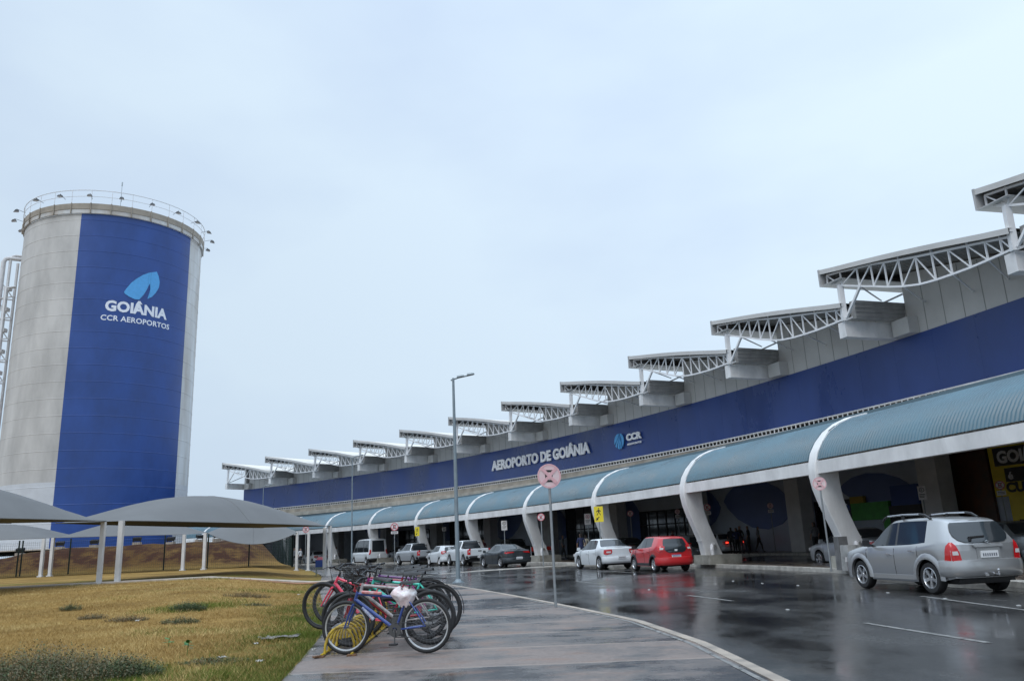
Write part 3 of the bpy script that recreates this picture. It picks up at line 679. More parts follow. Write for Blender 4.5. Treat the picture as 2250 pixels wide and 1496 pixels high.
# fan the outline into triangles so it bends with the shell
mb = MB()
def spans(a):
    c = []
    for i in range(len(lf)):
        (a0, z0), (a1, z1) = lf[i - 1], lf[i]
        if (a0 - a) * (a1 - a) < 0: c.append(z0 + (z1 - z0) * (a - a0) / (a1 - a0))
    c.sort(); return [(c[i], c[i + 1]) for i in range(0, len(c) - 1, 2)]
a = -55.65
while a < -33.5:
    s0, s1 = spans(a), spans(a + .08)
    for (p, q), (p1, q1) in zip(s0, s1) if len(s0) == len(s1) else []: mb.poly([SP(a, p, .05), SP(a + .08, p1, .05), SP(a + .08, q1, .05), SP(a, q, .05)])
    a += .08
mb.build('leaf_emblem', LBLUE, TK)
# pipe rack on the left side
mb = MB(); PW = mat('pipe_white', (.60, .60, .61), .45, var=.12, scale=2)
def RP(d, z, off=0.0): return SP(-152 + off, z, d)
for d, zt, r_ in ((1.35, 28.2, .19), (.85, 28.5, .12)):
    mb.tube([RP(d, SZ), RP(d, zt - .4), RP(d - .12, zt - .1), RP(d - .4, zt), RP(-.1, zt)], r_, 10)
mb.tube([RP(.25, SZ), RP(.25, 27.8)], .12, 8); mb.tube([RP(.9, SZ, 9), RP(.9, 25.0, 9), RP(.2, 25.2, 9)], .14, 8)
z = SZ + 1
while z < 25.5:
    mb.bar(RP(.2, z), RP(1.4, z), .10); mb.bar(RP(.2, z, 9), RP(1.4, z, 0), .08); mb.bar(RP(.2, z), RP(1.3, z + 1.5), .08); mb.box(RP(.75, z + .8, 4), (.5, .5, .32)); z += 1.9
mb.build('pipe_rack', PW, TK, 40)
mb = MB(); mb.lathe([(0, 22.4 - SZ), (.45, 22.5 - SZ), (.55, 22.8 - SZ), (.55, 25.3 - SZ), (.4, 25.7 - SZ), (0, 25.85 - SZ)], 16, Matrix.Translation(Vector((SP(-152, 0, 2.35).x, SP(-152, 0, 2.35).y, 0))))
mb.bar(RP(1.35, 24.2), RP(2.4, 24.2), .15)
mb.build('red_vessel', mat('dark_red', (.13, .012, .02), .5), TK, 40)
mb = MB(); arcsheet(mb, [(SR + .9, 0.02), (SR + .9, .12), (SR, .13)], 0, 360, 60); mb.build('tank_footing', STRIP, TK)

# floodlights standing on blocks round the tank foot
fp = None
for i, (px, D) in enumerate(((40, 68.6), (127, 68), (203, 68), (297, 68), (372, 68.4), (436, 69.5), (474, 70.5), (492, 73), (515, 75), (538, 77))):
    p = A(px, D); z = field_z(p.x, p.y) if p.y < 73 else 2.6
    if i in (0, 1, 3, 5): pass
    lab = ['black floodlight on a block left of the blue stripe, leftmost at the tank foot', 'black floodlight beside the left edge of the blue tank stripe', 'black floodlight under the middle of the blue tank stripe', 'black floodlight under the right half of the blue tank stripe',
           'black floodlight beside the right edge of the blue tank stripe', 'tilted black floodlight on the embankment just right of the tank', 'second tilted black floodlight right of the tank on the embankment', 'third tilted black floodlight right of the tank on the embankment', 'fourth black floodlight right of the tank, above the embankment shoulder', 'farthest right black floodlight on the embankment shoulder'][i]
    if fp is None:
        fp = thing('ground_floodlight', lab, 'floodlight', (p.x, p.y, z - .1), 0, 'floodlights round the water tank'); fp.scale = (.8,) * 3
        mb = MB(); mb.box((0, 0, .2), (.8, .6, .5)); mb.build('concrete_block', STRIP, fp)
        mb = MB(); mb.use(BLACK); mb.bar((-.36, 0, .42), (-.36, 0, .8), .06); mb.bar((.36, 0, .42), (.36, 0, .8), .06)
        mb.hexa([(-.42, -.15, .55), (.42, -.15, .55), (.42, .2, .75), (-.42, .2, .75), (-.42, -.22, .88), (.42, -.22, .88), (.42, .14, 1.02), (-.42, .14, 1.02)]); mb.build('lamp_head', None, fp)
        o = fp
    else:
        o = copy_tree(fp); o['label'] = lab; o.location = (p.x, p.y, z - .1)
    o.rotation_euler = (0, 0, (.0 if i < 5 else .9) + .2 * math.sin(i * 3))

# ================================================================== SHADE SAILS
SAIL = mat('grey_shade_cloth', (.135, .137, .138), .75, var=.08, scale=.6, bump=.08, bscale=8)
PWHT = mat('post_white', (.62, .61, .60), .5, var=.12, scale=2)
def sail(label, a, b, depth, za, zb, rise, sag, posts, zfar=None, cut=0):
    a = Vector((*a, 0)); b = Vector((*b, 0)); u = (b - a); q = Vector((-u.y, u.x, 0)).normalized() * depth
    za_g, zb_g = field_z(a.x, a.y), max(.12, field_z(b.x, b.y))
    t = thing('shade_sail', label, 'shade canopy', (a.x, a.y, za_g), 0, 'grey shade sails over the parking bays')
    o_ = Vector((a.x, a.y, za_g)); rows = []; nu, nv = 28, 12
    for i in range(nu + 1):
        s_ = i / nu; row = []
        for j in range(nv + 1):
            v = j / nv; arch = (1 - abs(2 * s_ - 1) ** 2.0) 
            p = a + u * s_ + q * v; z = lerp(za, zb, s_) + rise * arch * math.sin(math.pi * min(1, v * 1.0)) ** .42 - sag * arch * (1 - math.sin(math.pi * v)) + .16 * v * (1 if zfar is None else zfar)
            p = p + q * (0.10 * arch * (.5 - v) * -2 * (1 if v in (0, 1) else 0)); p.z = z; row.append(p - o_)
        rows.append(row)
    mb = MB(); mb.grid(rows); f = mb.build('fabric', SAIL, t, 60)
    sm = MB(); mid = nu // 2; sm.tube([r for r in rows[mid]], .018, 5)
    for j in (0, nv): sm.tube([rows[i][j] for i in range(nu + 1)], .022, 5)
    sm.build('seam', SAIL, f)
    for p, ztop_, w in posts:
        p = Vector((*p, 0)); g = max(.1, field_z(p.x, p.y)) if p.x < edgeL(min(60, p.y)) else .14
        m_ = MB(); m_.bar(Vector((p.x, p.y, g)) - o_, Vector((p.x, p.y, ztop_)) - o_, w); m_.box(Vector((p.x, p.y, g + .03)) - o_, (w + .14, w + .14, .08)); m_.build('post', PWHT, t)
    return t
sail('large front shade sail running out past the left edge of the photo', (-21.3, 21.8), (-17.6, 34.3), 5.2, 3.15, 3.13, 1.55, 0, [((-17.75, 34.4), 3.1, .17)])
sail('large front shade sail between the twin posts and the bicycles', (-16.95, 34.9), (-10.7, 45.9), 5.4, 3.13, 2.84, 1.45, 0, [((-17.15, 34.75), 3.14, .19), ((-10.75, 45.85), 2.84, .17), ((-11.2, 46.5), 2.80, .17)])
sail('back row shade sail at the left edge, in front of the tank base', (-44.2, 57.6), (-33.9, 57.8), 5.0, 3.25, 3.22, 1.15, 0, [((-34.0, 57.8), 3.2, .20)])
sail('back row shade sail in front of the blue tank stripe', (-33.3, 57.8), (-23.9, 57.9), 5.0, 3.22, 3.05, 1.1, 0, [((-33.35, 57.8), 3.22, .2), ((-24.0, 57.9), 3.05, .2)])
sail('back row shade sail with a drooping front edge, right of the tank', (-22.4, 57.9), (-16.4, 60.0), 5.0, 3.1, 2.95, .75, .85, [((-22.5, 57.9), 3.1, .2), ((-16.5, 60.0), 2.95, .17), ((-15.7, 60.2), 2.9, .17)])

# ================================================================== FENCE
FG = mat('fence_dark_green', (.012, .028, .024), .5)
FN = thing('mesh_fence', 'dark green wire mesh fence along the foot of the embankment', 'fence', (-30, 64, .6))
def fence_run(pts, h=2.6, step=.16):
    base = Vector((-30, 64, .6))
    mb = MB()
    for a, b in zip(pts[:-1], pts[1:]):
        a = Vector(a); b = Vector(b); za, zb = a.z, b.z; L_ = (b - a).length; n = max(2, int(L_ / step))
        for i in range(n):
            p = a.lerp(b, i / n); mb.bar(p - base, p + Vector((0, 0, h)) - base, .008)
        for j in range(13): mb.bar(a + Vector((0, 0, .05 + j * h / 12.5)) - base, b + Vector((0, 0, .05 + j * h / 12.5)) - base, .010)
    mb.build('wire_mesh', FG, FN)
    for p in pts:
        p = Vector(p); m_ = MB(); m_.bar(p - base - Vector((0, 0, .1)), p + Vector((0, 0, h + .08)) - base, .085); m_.box(p + Vector((0, 0, h + .1)) - base, (.1, .1, .04)); m_.build('fence_post', FG, FN)
def fpt(x, y): return (x, y, field_z(x, y) if x < -16 else .2)
run1 = [fpt((px - 1144) * 62 / 1736, 64.0) for px in (-500, -390, -280, -170, -70, 36, 44, 150, 255, 359, 455, 546, 642)]
fence_run(run1)
run2 = [fpt(-17.96, 64.0)] + [(x, y, .15) for x, y in ((-18.9, 67.5), (-19.9, 71), (-21.0, 74.5), (-22.2, 78), (-23.5, 81.5), (-24.9, 85), (-26.4, 88.5), (-28, 92))]
fence_run(run2)

# ================================================================== VEHICLES
PAINTS = dict(
    silver=mat('paint_silver', (.43, .435, .44), .28, .6, coat=.7), red=mat('paint_red', (.52, .018, .022), .35, coat=.8), white=mat('paint_white', (.66, .69, .71), .35, coat=.7),
    graphite=mat('paint_graphite', (.045, .055, .062), .3, .4, coat=.8), grey=mat('paint_grey', (.22, .24, .25), .3, .5, coat=.7), olive=mat('paint_dark', (.03, .032, .03), .3, coat=.7), silver2=mat('paint_light_silver', (.50, .52, .54), .32, .4, coat=.7))
def crom(P_, t):
    n = len(P_) - 1; i = min(int(t), n - 1); u = t - i
    p0, p1, p2, p3 = P_[max(i - 1, 0)], P_[i], P_[i + 1], P_[min(i + 2, n)]
    def f(a, b, c, d):
        # monotone-ish: limit the tangents so that corners do not overshoot
        m1, m2 = (c - a) / 2, (d - b) / 2; s_ = c - b
        if abs(s_) < 1e-6: m1 = m2 = 0
        else:
            m1 = max(0, min(m1 / s_, 2.5)) * s_; m2 = max(0, min(m2 / s_, 2.5)) * s_
        return (2 * u ** 3 - 3 * u ** 2 + 1) * b + (u ** 3 - 2 * u ** 2 + u) * m1 + (-2 * u ** 3 + 3 * u ** 2) * c + (u ** 3 - u ** 2) * m2
    return [f(a, b, c, d) for a, b, c, d in zip(p0, p1, p2, p3)]
# stations: xb, xt, w, wr, zlow, zb, zt, flag  (flag: S side glass, G glazing over the centre)
CARS = {
 'suv': dict(L=4.33, W=1.80, wb=2.63, x0=.0, wr=.345, st=[
   (2.16, 2.05, .60, .50, .36, .66, .70, ''), (2.10, 2.0, .78, .60, .30, .80, .86, ''), (1.85, 1.80, .87, .70, .26, .90, .97, ''), (1.30, 1.30, .895, .74, .25, .98, 1.06, ''), (.98, .92, .90, .74, .25, 1.0, 1.10, 'SG'), (.45, .25, .90, .66, .25, 1.02, 1.55, 'S'), (-.1, -.1, .90, .65, .25, 1.03, 1.655, 'S'), (-.75, -.75, .90, .65, .25, 1.05, 1.67, 'S'), (-1.28, -1.22, .90, .64, .26, 1.09, 1.655, ''), (-1.75, -1.60, .89, .62, .30, 1.12, 1.62, ''), (-2.08, -1.80, .84, .60, .36, 1.08, 1.57, '')],
   rear=dict(glass=None, bulge=.10)),
 'hatch': dict(L=3.60, W=1.63, wb=2.30, x0=.02, wr=.295, st=[
   (1.80, 1.70, .50, .44, .34, .60, .64, ''), (1.74, 1.66, .68, .54, .28, .74, .80, ''), (1.50, 1.50, .77, .62, .24, .86, .93, ''), (1.05, 1.02, .805, .66, .23, .94, 1.02, 'SG'), (.50, .28, .815, .60, .23, .97, 1.40, 'S'), (.05, .05, .815, .60, .23, .985, 1.49, 'S'), (-.55, -.55, .815, .60, .23, 1.01, 1.50, 'S'), (-.98, -.95, .815, .59, .24, 1.05, 1.49, ''), (-1.45, -1.40, .80, .57, .30, 1.07, 1.46, ''), (-1.74, -1.56, .76, .55, .34, 1.03, 1.42, '')],
   rear=dict(glass=(5, 6), bulge=.08)),
 'sedan': dict(L=4.36, W=1.74, wb=2.63, x0=.04, wr=.31, st=[
   (2.15, 2.05, .52, .46, .34, .58, .62, ''), (2.09, 2.0, .74, .58, .28, .72, .77, ''), (1.80, 1.80, .83, .68, .23, .82, .88, ''), (1.22, 1.20, .865, .72, .22, .90, .98, 'SG'), (.62, .35, .87, .63, .22, .93, 1.37, 'S'), (.1, .1, .87, .62, .22, .945, 1.49, 'S'), (-.50, -.50, .87, .62, .22, .96, 1.50, 'S'), (-.95, -.85, .87, .60, .23, .985, 1.44, 'G'), (-1.50, -1.42, .865, .66, .25, 1.02, 1.12, ''), (-1.75, -1.72, .855, .70, .28, 1.03, 1.085, ''), (-2.08, -2.06, .80, .66, .34, 1.0, 1.065, '')],
   rear=dict(glass=None, bulge=.07)),
 'coupe_sedan': dict(L=4.55, W=1.80, wb=2.70, x0=.04, wr=.32, st=[
   (2.25, 2.15, .52, .46, .32, .56, .60, ''), (2.19, 2.1, .76, .60, .26, .70, .75, ''), (1.90, 1.90, .86, .70, .22, .80, .87, ''), (1.22, 1.20, .895, .74, .21, .88, .96, 'SG'), (.55, .25, .90, .62, .21, .92, 1.36, 'S'), (.0, .0, .90, .60, .21, .94, 1.44, 'S'), (-.60, -.60, .90, .59, .21, .965, 1.42, 'SG'), (-1.15, -1.05, .90, .60, .22, .99, 1.30, 'G'), (-1.80, -1.72, .89, .66, .26, 1.02, 1.08, ''), (-2.18, -2.16, .83, .68, .34, 1.0, 1.05, '')],
   rear=dict(glass=None, bulge=.08)),
 'van': dict(L=5.6, W=2.0, wb=3.6, x0=.0, wr=.34, st=[
   (2.80, 2.70, .70, .60, .38, .80, .86, ''), (2.72, 2.62, .90, .75, .30, 1.0, 1.08, ''), (2.25, 2.15, .98, .84, .27, 1.12, 1.25, 'SG'), (1.75, 1.40, .99, .86, .27, 1.14, 2.05, 'S'), (1.10, .95, .995, .84, .27, 1.15, 2.38, 'S'), (.2, .2, .995, .84, .27, 1.15, 2.48, 'S'), (-.9, -.9, .995, .84, .27, 1.15, 2.50, 'S'), (-1.8, -1.8, .995, .84, .28, 1.15, 2.50, 'S'), (-2.45, -2.42, .99, .83, .32, 1.15, 2.48, ''), (-2.76, -2.66, .96, .82, .38, 1.15, 2.44, '')],
   rear=dict(glass=(5, 6), bulge=.05)),
}
CARS['pickup'] = dict(L=5.3, W=1.86, wb=3.15, x0=.05, wr=.385, pick=True, st=[
   (2.62, 2.55, .62, .54, .46, .84, .88, ''), (2.54, 2.48, .82, .64, .40, 1.0, 1.06, ''), (2.2, 2.2, .90, .74, .36, 1.08, 1.16, ''), (1.45, 1.45, .925, .76, .35, 1.14, 1.22, 'SG'), (.95, .70, .93, .66, .35, 1.16, 1.66, 'S'), (.45, .45, .93, .65, .35, 1.17, 1.80, 'S'), (-.25, -.25, .93, .65, .35, 1.18, 1.81, 'S'), (-.78, -.72, .93, .64, .35, 1.18, 1.78, 'G'), (-.98, -.94, .93, .72, .36, 1.18, 1.20, ''), (-1.8, -1.8, .93, .80, .40, 1.18, 1.20, ''), (-2.5, -2.5, .90, .80, .46, 1.18, 1.20, ''), (-2.62, -2.62, .88, .78, .50, 1.17, 1.19, '')],
   rear=dict(glass=None, bulge=.02))
def make_wheel(root, x, y, r, wdt, spokes, rimm, hub):
    sgn = 1 if y > 0 else -1
    Mx = Matrix.Translation(Vector((x, y, r))) @ Matrix.Rotation(-sgn * math.pi / 2, 4, 'X')      # local +z -> outward
    h = wdt / 2; q = r * hub
    mb = MB(); mb.lathe([(q, -h), (q + .01, -h), (r - .03, -h), (r - .006, -h + .03), (r, -h + .05), (r, h - .05), (r - .006, h - .03), (r - .03, h - .004), (q + .02, h), (q, h - .01), (q - .01, -h)], 28, Mx)
    t = mb.build('wheel', RUBBER, root, 40)
    mb = MB(); mb.use(rimm); mb.lathe([(q + .004, h - .004), (q - .012, h), (q - .022, h - .02), (q - .028, -h + .03)], 28, Mx)
    mb.use(BLACK); mb.lathe([(0.001, h - .085), (q - .02, h - .085)], 20, Mx)
    mb.use(rimm); mb.lathe([(.0005, h - .02), (q * .2, h - .02), (q * .26, h - .05)], 14, Mx)
    for k in range(spokes):
        a = 2 * math.pi * k / spokes + .3
        c, s_ = math.cos(a), math.sin(a); n_ = (-s_, c); w0, w1 = q * .13, q * .19
        P_ = []
        for (rr, ww, zz) in ((q * .15, w0, h - .075), (q * .97, w1, h - .06), (q * .97, w1, h - .02), (q * .15, w0, h - .028)):
            P_.append((rr, ww, zz))
        def pt(rr, ww, zz): return Mx @ Vector((rr * c + ww * n_[0], rr * s_ + ww * n_[1], zz))
        mb.hexa([pt(P_[0][0], -P_[0][1], P_[0][2]), pt(P_[1][0], -P_[1][1], P_[1][2]), pt(P_[1][0], P_[1][1], P_[1][2]), pt(P_[0][0], P_[0][1], P_[0][2]), pt(P_[3][0], -P_[3][1], P_[3][2]), pt(P_[2][0], -P_[2][1], P_[2][2]), pt(P_[2][0], P_[2][1], P_[2][2]), pt(P_[3][0], P_[3][1], P_[3][2])])
    mb.build('rim', None, t, 40)
def make_car(kind, paint, label, cat, loc, heading, group=None, lamp='tall', rails=False, plate=True, rim=None, name=None, lit=False, scale=1.0, bed=True):
    C_ = CARS[kind]; W2 = C_['W'] / 2; pm = PAINTS[paint]; fine = loc[1] < 60
    root = thing(name or 'parked_car', label, cat, loc, rad(heading), group); root.scale = (scale,) * 3
    st = [p[:7] for p in C_['st']]; flags = [p[7] for p in C_['st']]; ns = 9 if fine else 6; r = C_['wr']; ra = r + .065
    xf, xr = C_['x0'] + C_['wb'] / 2, C_['x0'] - C_['wb'] / 2
    S_ = []; FL_ = []
    for i in range(len(st) - 1):
        for j in range(ns):
            S_.append(crom(st, i + j / ns)); FL_.append(flags[i])
    S_.append(list(st[-1])); FL_.append('')
    def ring(s_):
        xb, xt, w, wr, zl, zb, zt = s_
        z0 = zl
        for xw in (xf, xr):
            d = abs(xb - xw)
            if d < ra: z0 = max(z0, r + math.sqrt(ra * ra - d * d))
        g = zt - zb; k = max(0, min(1, (g - .12) / .3)); 
        wt = lerp(w * .90, wr, k); m_ = lerp(.45, .88, k)
        zr = zb - z0
        mx_ = lambda f: lerp(xb, xt, f)
        return [(xb, w * .955, z0), (xb, w * .99, z0 + zr * .22), (xb, w * 1.0, z0 + zr * .50), (xb, w * .995, z0 + zr * .78), (mx_(.08), w * .965, zb - .025), (mx_(.16), lerp(w * .955, w * .925, k), zb + g * .04 * (1 - k) + .02 * k),
                (mx_(.9), wt, zb + g * m_), (xt, lerp(wt * .93, wt - .06, k), zb + g * lerp(.72, .965, k)), (xt, wt * .5, zb + g * lerp(.93, .995, k)), (xt, 0, zt)]
    rows = [ring(s_) for s_ in S_]
    full = [[(x, -y, z) for x, y, z in rw] + [(x, y, z) for x, y, z in reversed(rw[:-1])] for rw in rows]
    nr = len(full[0])
    body = MB(); body.use(pm); glass = {}
    body.v = [p for rw in full for p in rw]
    gl = MB(); gl.v = list(body.v); gf = []
    for i in range(len(full) - 1):
        fl = FL_[i]
        for j in range(nr - 1):
            jj = j if j <= 8 else nr - 2 - j
            isg = ('S' in fl and jj == 5) or ('G' in fl and jj in (7, 8)) or ('G' in fl and jj == 6 and False)
            f = (i * nr + j, i * nr + j + 1, (i + 1) * nr + j + 1, (i + 1) * nr + j)
            if isg: gf.append((f, 'S' if jj == 5 else 'G', j, i))
            else: body.face(*f)
    # door pillars: keep some side-glass columns as body
    pill = []
    idx_side = sorted(set(i for f, t, j, i in gf if t == 'S'))
    if idx_side:
        mids = {'van': (-.9, .95), 'pickup': (.1,), 'suv': (-.18,), 'hatch': (-.2,), 'sedan': (-.12,), 'coupe_sedan': (-.2,)}[kind]
        for mx in mids:
            near = min(idx_side, key=lambda i: abs(S_[i][0] - mx)); pill.append(near)
    for f, t, j, i in gf:
        if t == 'S' and i in pill: body.use(BLACK); body.face(*f); body.use(pm)
        else: gl.face(*f)
    # front and rear end caps as bulged grids
    def endcap(rw, sgn, gl_rows, bulge):
        half = rows[0] if sgn > 0 else rows[-1]; nc = 9; G = []
        for (x, y, z) in half[:9]:
            G.append([(x + sgn * bulge * (1 - (2 * c / (nc - 1) - 1) ** 2) * (.6 if z > half[5][2] else 1), lerp(-y, y, c / (nc - 1)), z) for c in range(nc)])
        for a in range(8):
            for c in range(nc - 1):
                q = [G[a][c], G[a][c + 1], G[a + 1][c + 1], G[a + 1][c]]
                isg = gl_rows and a == 5 and 0 < c < nc - 2
                if isg: gl.poly(q)
                else: body.poly(q)
        body.poly([half[8], tuple([half[9][0] + sgn * bulge * .6, 0, half[9][2]]), (half[8][0], -half[8][1], half[8][2])])
        return G
    endcap(full[0], 1, None, .10)
    G = endcap(full[-1], -1, C_['rear']['glass'], C_['rear']['bulge'])
    bo = body.build('body', None, root, 50)
    gl.use(GLASSD); gl.mi = [0] * len(gl.f); used = sorted(set(v for f in gl.f for v in f)); mp_ = {v: n for n, v in enumerate(used)}
    gl.v = [gl.v[v] for v in used]; gl.f = [tuple(mp_[v] for v in f) for f in gl.f]
    par = list(range(len(gl.v)))
    key = {}
    for n, p in enumerate(gl.v):
        q = (round(p[0], 4), round(p[1], 4), round(p[2], 4)); par[n] = key.setdefault(q, n)
    def find(a):
        while par[a] != a: par[a] = par[par[a]]; a = par[a]
        return a
    for f in gl.f:
        for v in f[1:]: par[find(v)] = find(f[0])
    comp = {}
    for f in gl.f: comp.setdefault(find(f[0]), []).append(f)
    for fs_ in comp.values():
        used = sorted(set(v for f in fs_ for v in f)); m_ = {v: n for n, v in enumerate(used)}; g2 = MB(); g2.use(GLASSD); g2.v = [gl.v[v] for v in used]
        g2.f = [tuple(m_[v] for v in f) for f in fs_]; g2.mi = [0] * len(g2.f); cx2 = sum(p[0] for p in g2.v) / len(used); cy2 = sum(p[1] for p in g2.v) / len(used)
        g2.build('side_window' if abs(cy2) > .3 else ('windscreen' if cx2 > 0 else 'rear_window'), None, root, 50)
    # underside and wheel wells
    L2 = C_['L'] / 2; mb = MB(); mb.box((0, 0, (C_['st'][4][4] + .75) / 2 + .02), (C_['L'] - .5, W2 * 2 - .56, .60)); mb.box((0, 0, C_['st'][4][4] + .05), (C_['wb'] - 2 * ra - .02, W2 * 2 - .12, .1)); mb.box((-L2 + .3, 0, .36), (.3, W2 * 1.5, .2))
    mb.build('underbody', BLACK, root)
    for x in (xf, xr):
        for y in (W2 - .125, -W2 + .125): make_wheel(root, x, y, r, .215 if kind != 'pickup' else .25, 5 if kind != 'van' else 8, rim or CHROME, .66)
    # rear bumper: swept round the tail
    xe = S_[-1][0]; zB = {'suv': (.40, .72), 'hatch': (.30, .60), 'sedan': (.32, .60), 'coupe_sedan': (.30, .58), 'van': (.36, .56), 'pickup': (.50, .68)}[kind]
    mb = MB(); bm_ = BLACK if kind in ('van',) else (CHROME if kind == 'pickup' and paint == 'x' else pm)
    if kind == 'pickup': bm_ = BLACK
    path = []; bulge = C_['rear']['bulge'] + .055
    for i in range(17):
        t = i / 16 * 2 - 1; ay = abs(t)
        if ay > .86: y = math.copysign(W2 - .0 + .012, t); x = xe + lerp(.05, .34, (ay - .86) / .14)
        else: y = t / .86 * (W2 - .015 if kind != 'pickup' else W2 * .92); x = xe - bulge * (1 - (ay / .86) ** 4) + .05 * (ay / .86) ** 4 
        path.append((x, y))
    secs = []
    for (x, y) in path:
        n_ = Vector((x - (xe + 1.2), y * .9, 0)).normalized()
        secs.append([Vector((x, y, z)) + n_ * d for d, z in ((-.06, zB[0] - .03), (.012, zB[0]), (.035, lerp(*zB, .35)), (.038, lerp(*zB, .7)), (.02, zB[1]), (-.06, zB[1] + .02))])
    mb.grid(secs); mb.build('rear_bumper', bm_, root, 60)
    # tail lamps wrap the corner between rear face and side
    zb_ = S_[-1][5]
    shapes = dict(
        tall=[(.0, .21), (.05, .205), (.12, .13), (.175, .0), (.20, -.14), (.20, -.22), (.0, -.22)],
        wide=[(.0, .10), (.30, .11), (.33, .0), (.28, -.12), (.0, -.14)], round=[(.0, .09), (.13, .13), (.22, .08), (.24, -.02), (.18, -.11), (.0, -.14)],
        bar=[(.0, .06), (.5, .05), (.5, -.01), (.0, -.06)], box=[(.0, .21), (.15, .21), (.16, -.21), (.0, -.21)], slim=[(.0, .42), (.12, .40), (.12, -.05), (.0, -.08)])
    zc = {'suv': .90, 'hatch': .99, 'sedan': .86, 'coupe_sedan': .90, 'van': 1.0, 'pickup': .98}[kind]
    for sgn in (1, -1):
        mb = MB(); mb.use(LENSR); sh = shapes[lamp]
        def surf(d, z):     # d: distance inward from corner; negative = round the side
            # half-width of the last ring at height z
            hw = S_[-1][2] * (1.0 if z < zb_ - .05 else .96)
            hr = rows[-1]
            for a in range(8):
                if hr[a][2] <= z <= hr[a + 1][2]: tt = (z - hr[a][2]) / max(1e-4, hr[a + 1][2] - hr[a][2]); hw = lerp(hr[a][1], hr[a + 1][1], tt); xx = lerp(hr[a][0], hr[a + 1][0], tt); break
            else: xx = xe
            if d >= 0:
                y = hw - d; return Vector((xx - C_['rear']['bulge'] * (1 - (y / hw) ** 2) * .9 - .022, sgn * y, z))
            xq = xx - d; yy_ = hw
            for rw in rows:
                for a in range(8):
                    if rw[a][2] <= z <= rw[a + 1][2]:
                        tt = (z - rw[a][2]) / max(1e-4, rw[a + 1][2] - rw[a][2]); xa = lerp(rw[a][0], rw[a + 1][0], tt)
                        if xa >= xq - 1e-6: yy_ = lerp(rw[a][1], rw[a + 1][1], tt)
                        break
            return Vector((xq, sgn * (yy_ + .014), z))
        seq = [(d, zc + dz) for d, dz in sh]
        inner = [p for p in seq if p[0] > 0]; nI = 5
        top, bot = [p for p in seq][0][1], seq[-1][1]
        # rows of the lamp by height
        hs = [lerp(bot, top, q / 6) for q in range(7)]
        def dmax(z):
            dd = 0
            for a in range(len(seq) - 1):
                z0, z1 = seq[a][1], seq[a + 1][1]
                if min(z0, z1) - 1e-6 <= z <= max(z0, z1) + 1e-6 and abs(z1 - z0) > 1e-6: dd = max(dd, lerp(seq[a][0], seq[a + 1][0], (z - z0) / (z1 - z0)))
            return max(dd, .02)
        rws = []
        for z in hs:
            dm = dmax(z); rws.append([surf(lerp(-.16 * min(1, dm * 5), dm, q / 6), z) for q in range(7)])
        mb.grid(rws)
        if lamp in ('tall', 'wide', 'round', 'box'):
            mb.use(LENSW); z0, z1 = (zc - .06, zc + .02) if lamp != 'box' else (zc - .03, zc + .05)
            mb.grid([[surf(lerp(.02, dmax(z) * .8, q / 4), z) + Vector((-.006, 0, 0)) for q in range(5)] for z in (z0, z1)])
        mb.build('tail_light', None, root, 60)
        mb = MB(); f0 = S_[0]; mb.use(LENSW); mb.hexa([(f0[0] - .02, sgn * .42, .62), (f0[0] - .20, sgn * W2 * .90, .64), (f0[0] - .22, sgn * W2 * .9, .76), (f0[0] - .04, sgn * .42, .72), (f0[0] + .06, sgn * .42, .62), (f0[0] - .12, sgn * W2 * .955, .64), (f0[0] - .15, sgn * W2 * .955, .76), (f0[0] + .03, sgn * .42, .72)]); mb.build('headlight', None, root)
        # mirror
        xm = {'suv': .72, 'hatch': .72, 'sedan': .85, 'coupe_sedan': .8, 'van': 1.95, 'pickup': 1.1}[kind]; zm = {'suv': 1.10, 'hatch': 1.03, 'sedan': 1.0, 'coupe_sedan': .98, 'van': 1.35, 'pickup': 1.26}[kind]
        mb = MB(); mb.use(BLACK if kind in ('suv', 'van', 'hatch') else pm); mb.bar((xm, sgn * (W2 - .06), zm - .05), (xm, sgn * (W2 + .09), zm - .02), .05)
        mb.hexa([(xm - .05, sgn * (W2 + .05), zm - .07), (xm + .07, sgn * (W2 + .06), zm - .06), (xm + .05, sgn * (W2 + .22), zm - .05), (xm - .05, sgn * (W2 + .23), zm - .06), (xm - .05, sgn * (W2 + .05), zm + .09), (xm + .05, sgn * (W2 + .06), zm + .08), (xm + .03, sgn * (W2 + .2), zm + .09), (xm - .05, sgn * (W2 + .22), zm + .10)]); mb.build('mirror', None, root)
        # door seams and handles, following the body side
        def side(x, f):
            i = min(range(len(S_)), key=lambda q: abs(S_[q][0] - x)); rw = rows[i]; z0, z1 = rw[0][2], rw[4][2]; z = lerp(z0, z1, f)
            for a in range(4):
                if rw[a][2] <= z <= rw[a + 1][2] + 1e-6: tt = (z - rw[a][2]) / max(1e-4, rw[a + 1][2] - rw[a][2]); return Vector((x, sgn * (lerp(rw[a][1], rw[a + 1][1], tt) + .0), z))
            return Vector((x, sgn * rw[4][1], z))
        if fine:
            mb = MB(); mb.use(SEAMD)
            xs_ = {'suv': (.98, -.15, -1.02), 'hatch': (.85, -.17, -.82), 'sedan': (.95, -.1, -.98), 'coupe_sedan': (.95, -.15, -1.0), 'pickup': (1.15, .12, -.85), 'van': (1.9, .9)}[kind]
            for q, x in enumerate(xs_): mb.tube([side(x, f) for f in (.04, .25, .5, .75, .98)], .009, 4)
            mb.build('door_seam', None, root)
            for x in xs_[1:3] if kind != 'van' else (1.1,):
                p = side(x + .10, .80); mb = MB(); mb.use(pm if kind != 'suv' else CHROME); mb.bar(p + Vector((0, sgn * .025, 0)), p + Vector((.17, sgn * .025, .005)), .022, .03); mb.bar(p, p + Vector((0, sgn * .03, 0)), .03); mb.build('door_handle', None, root)
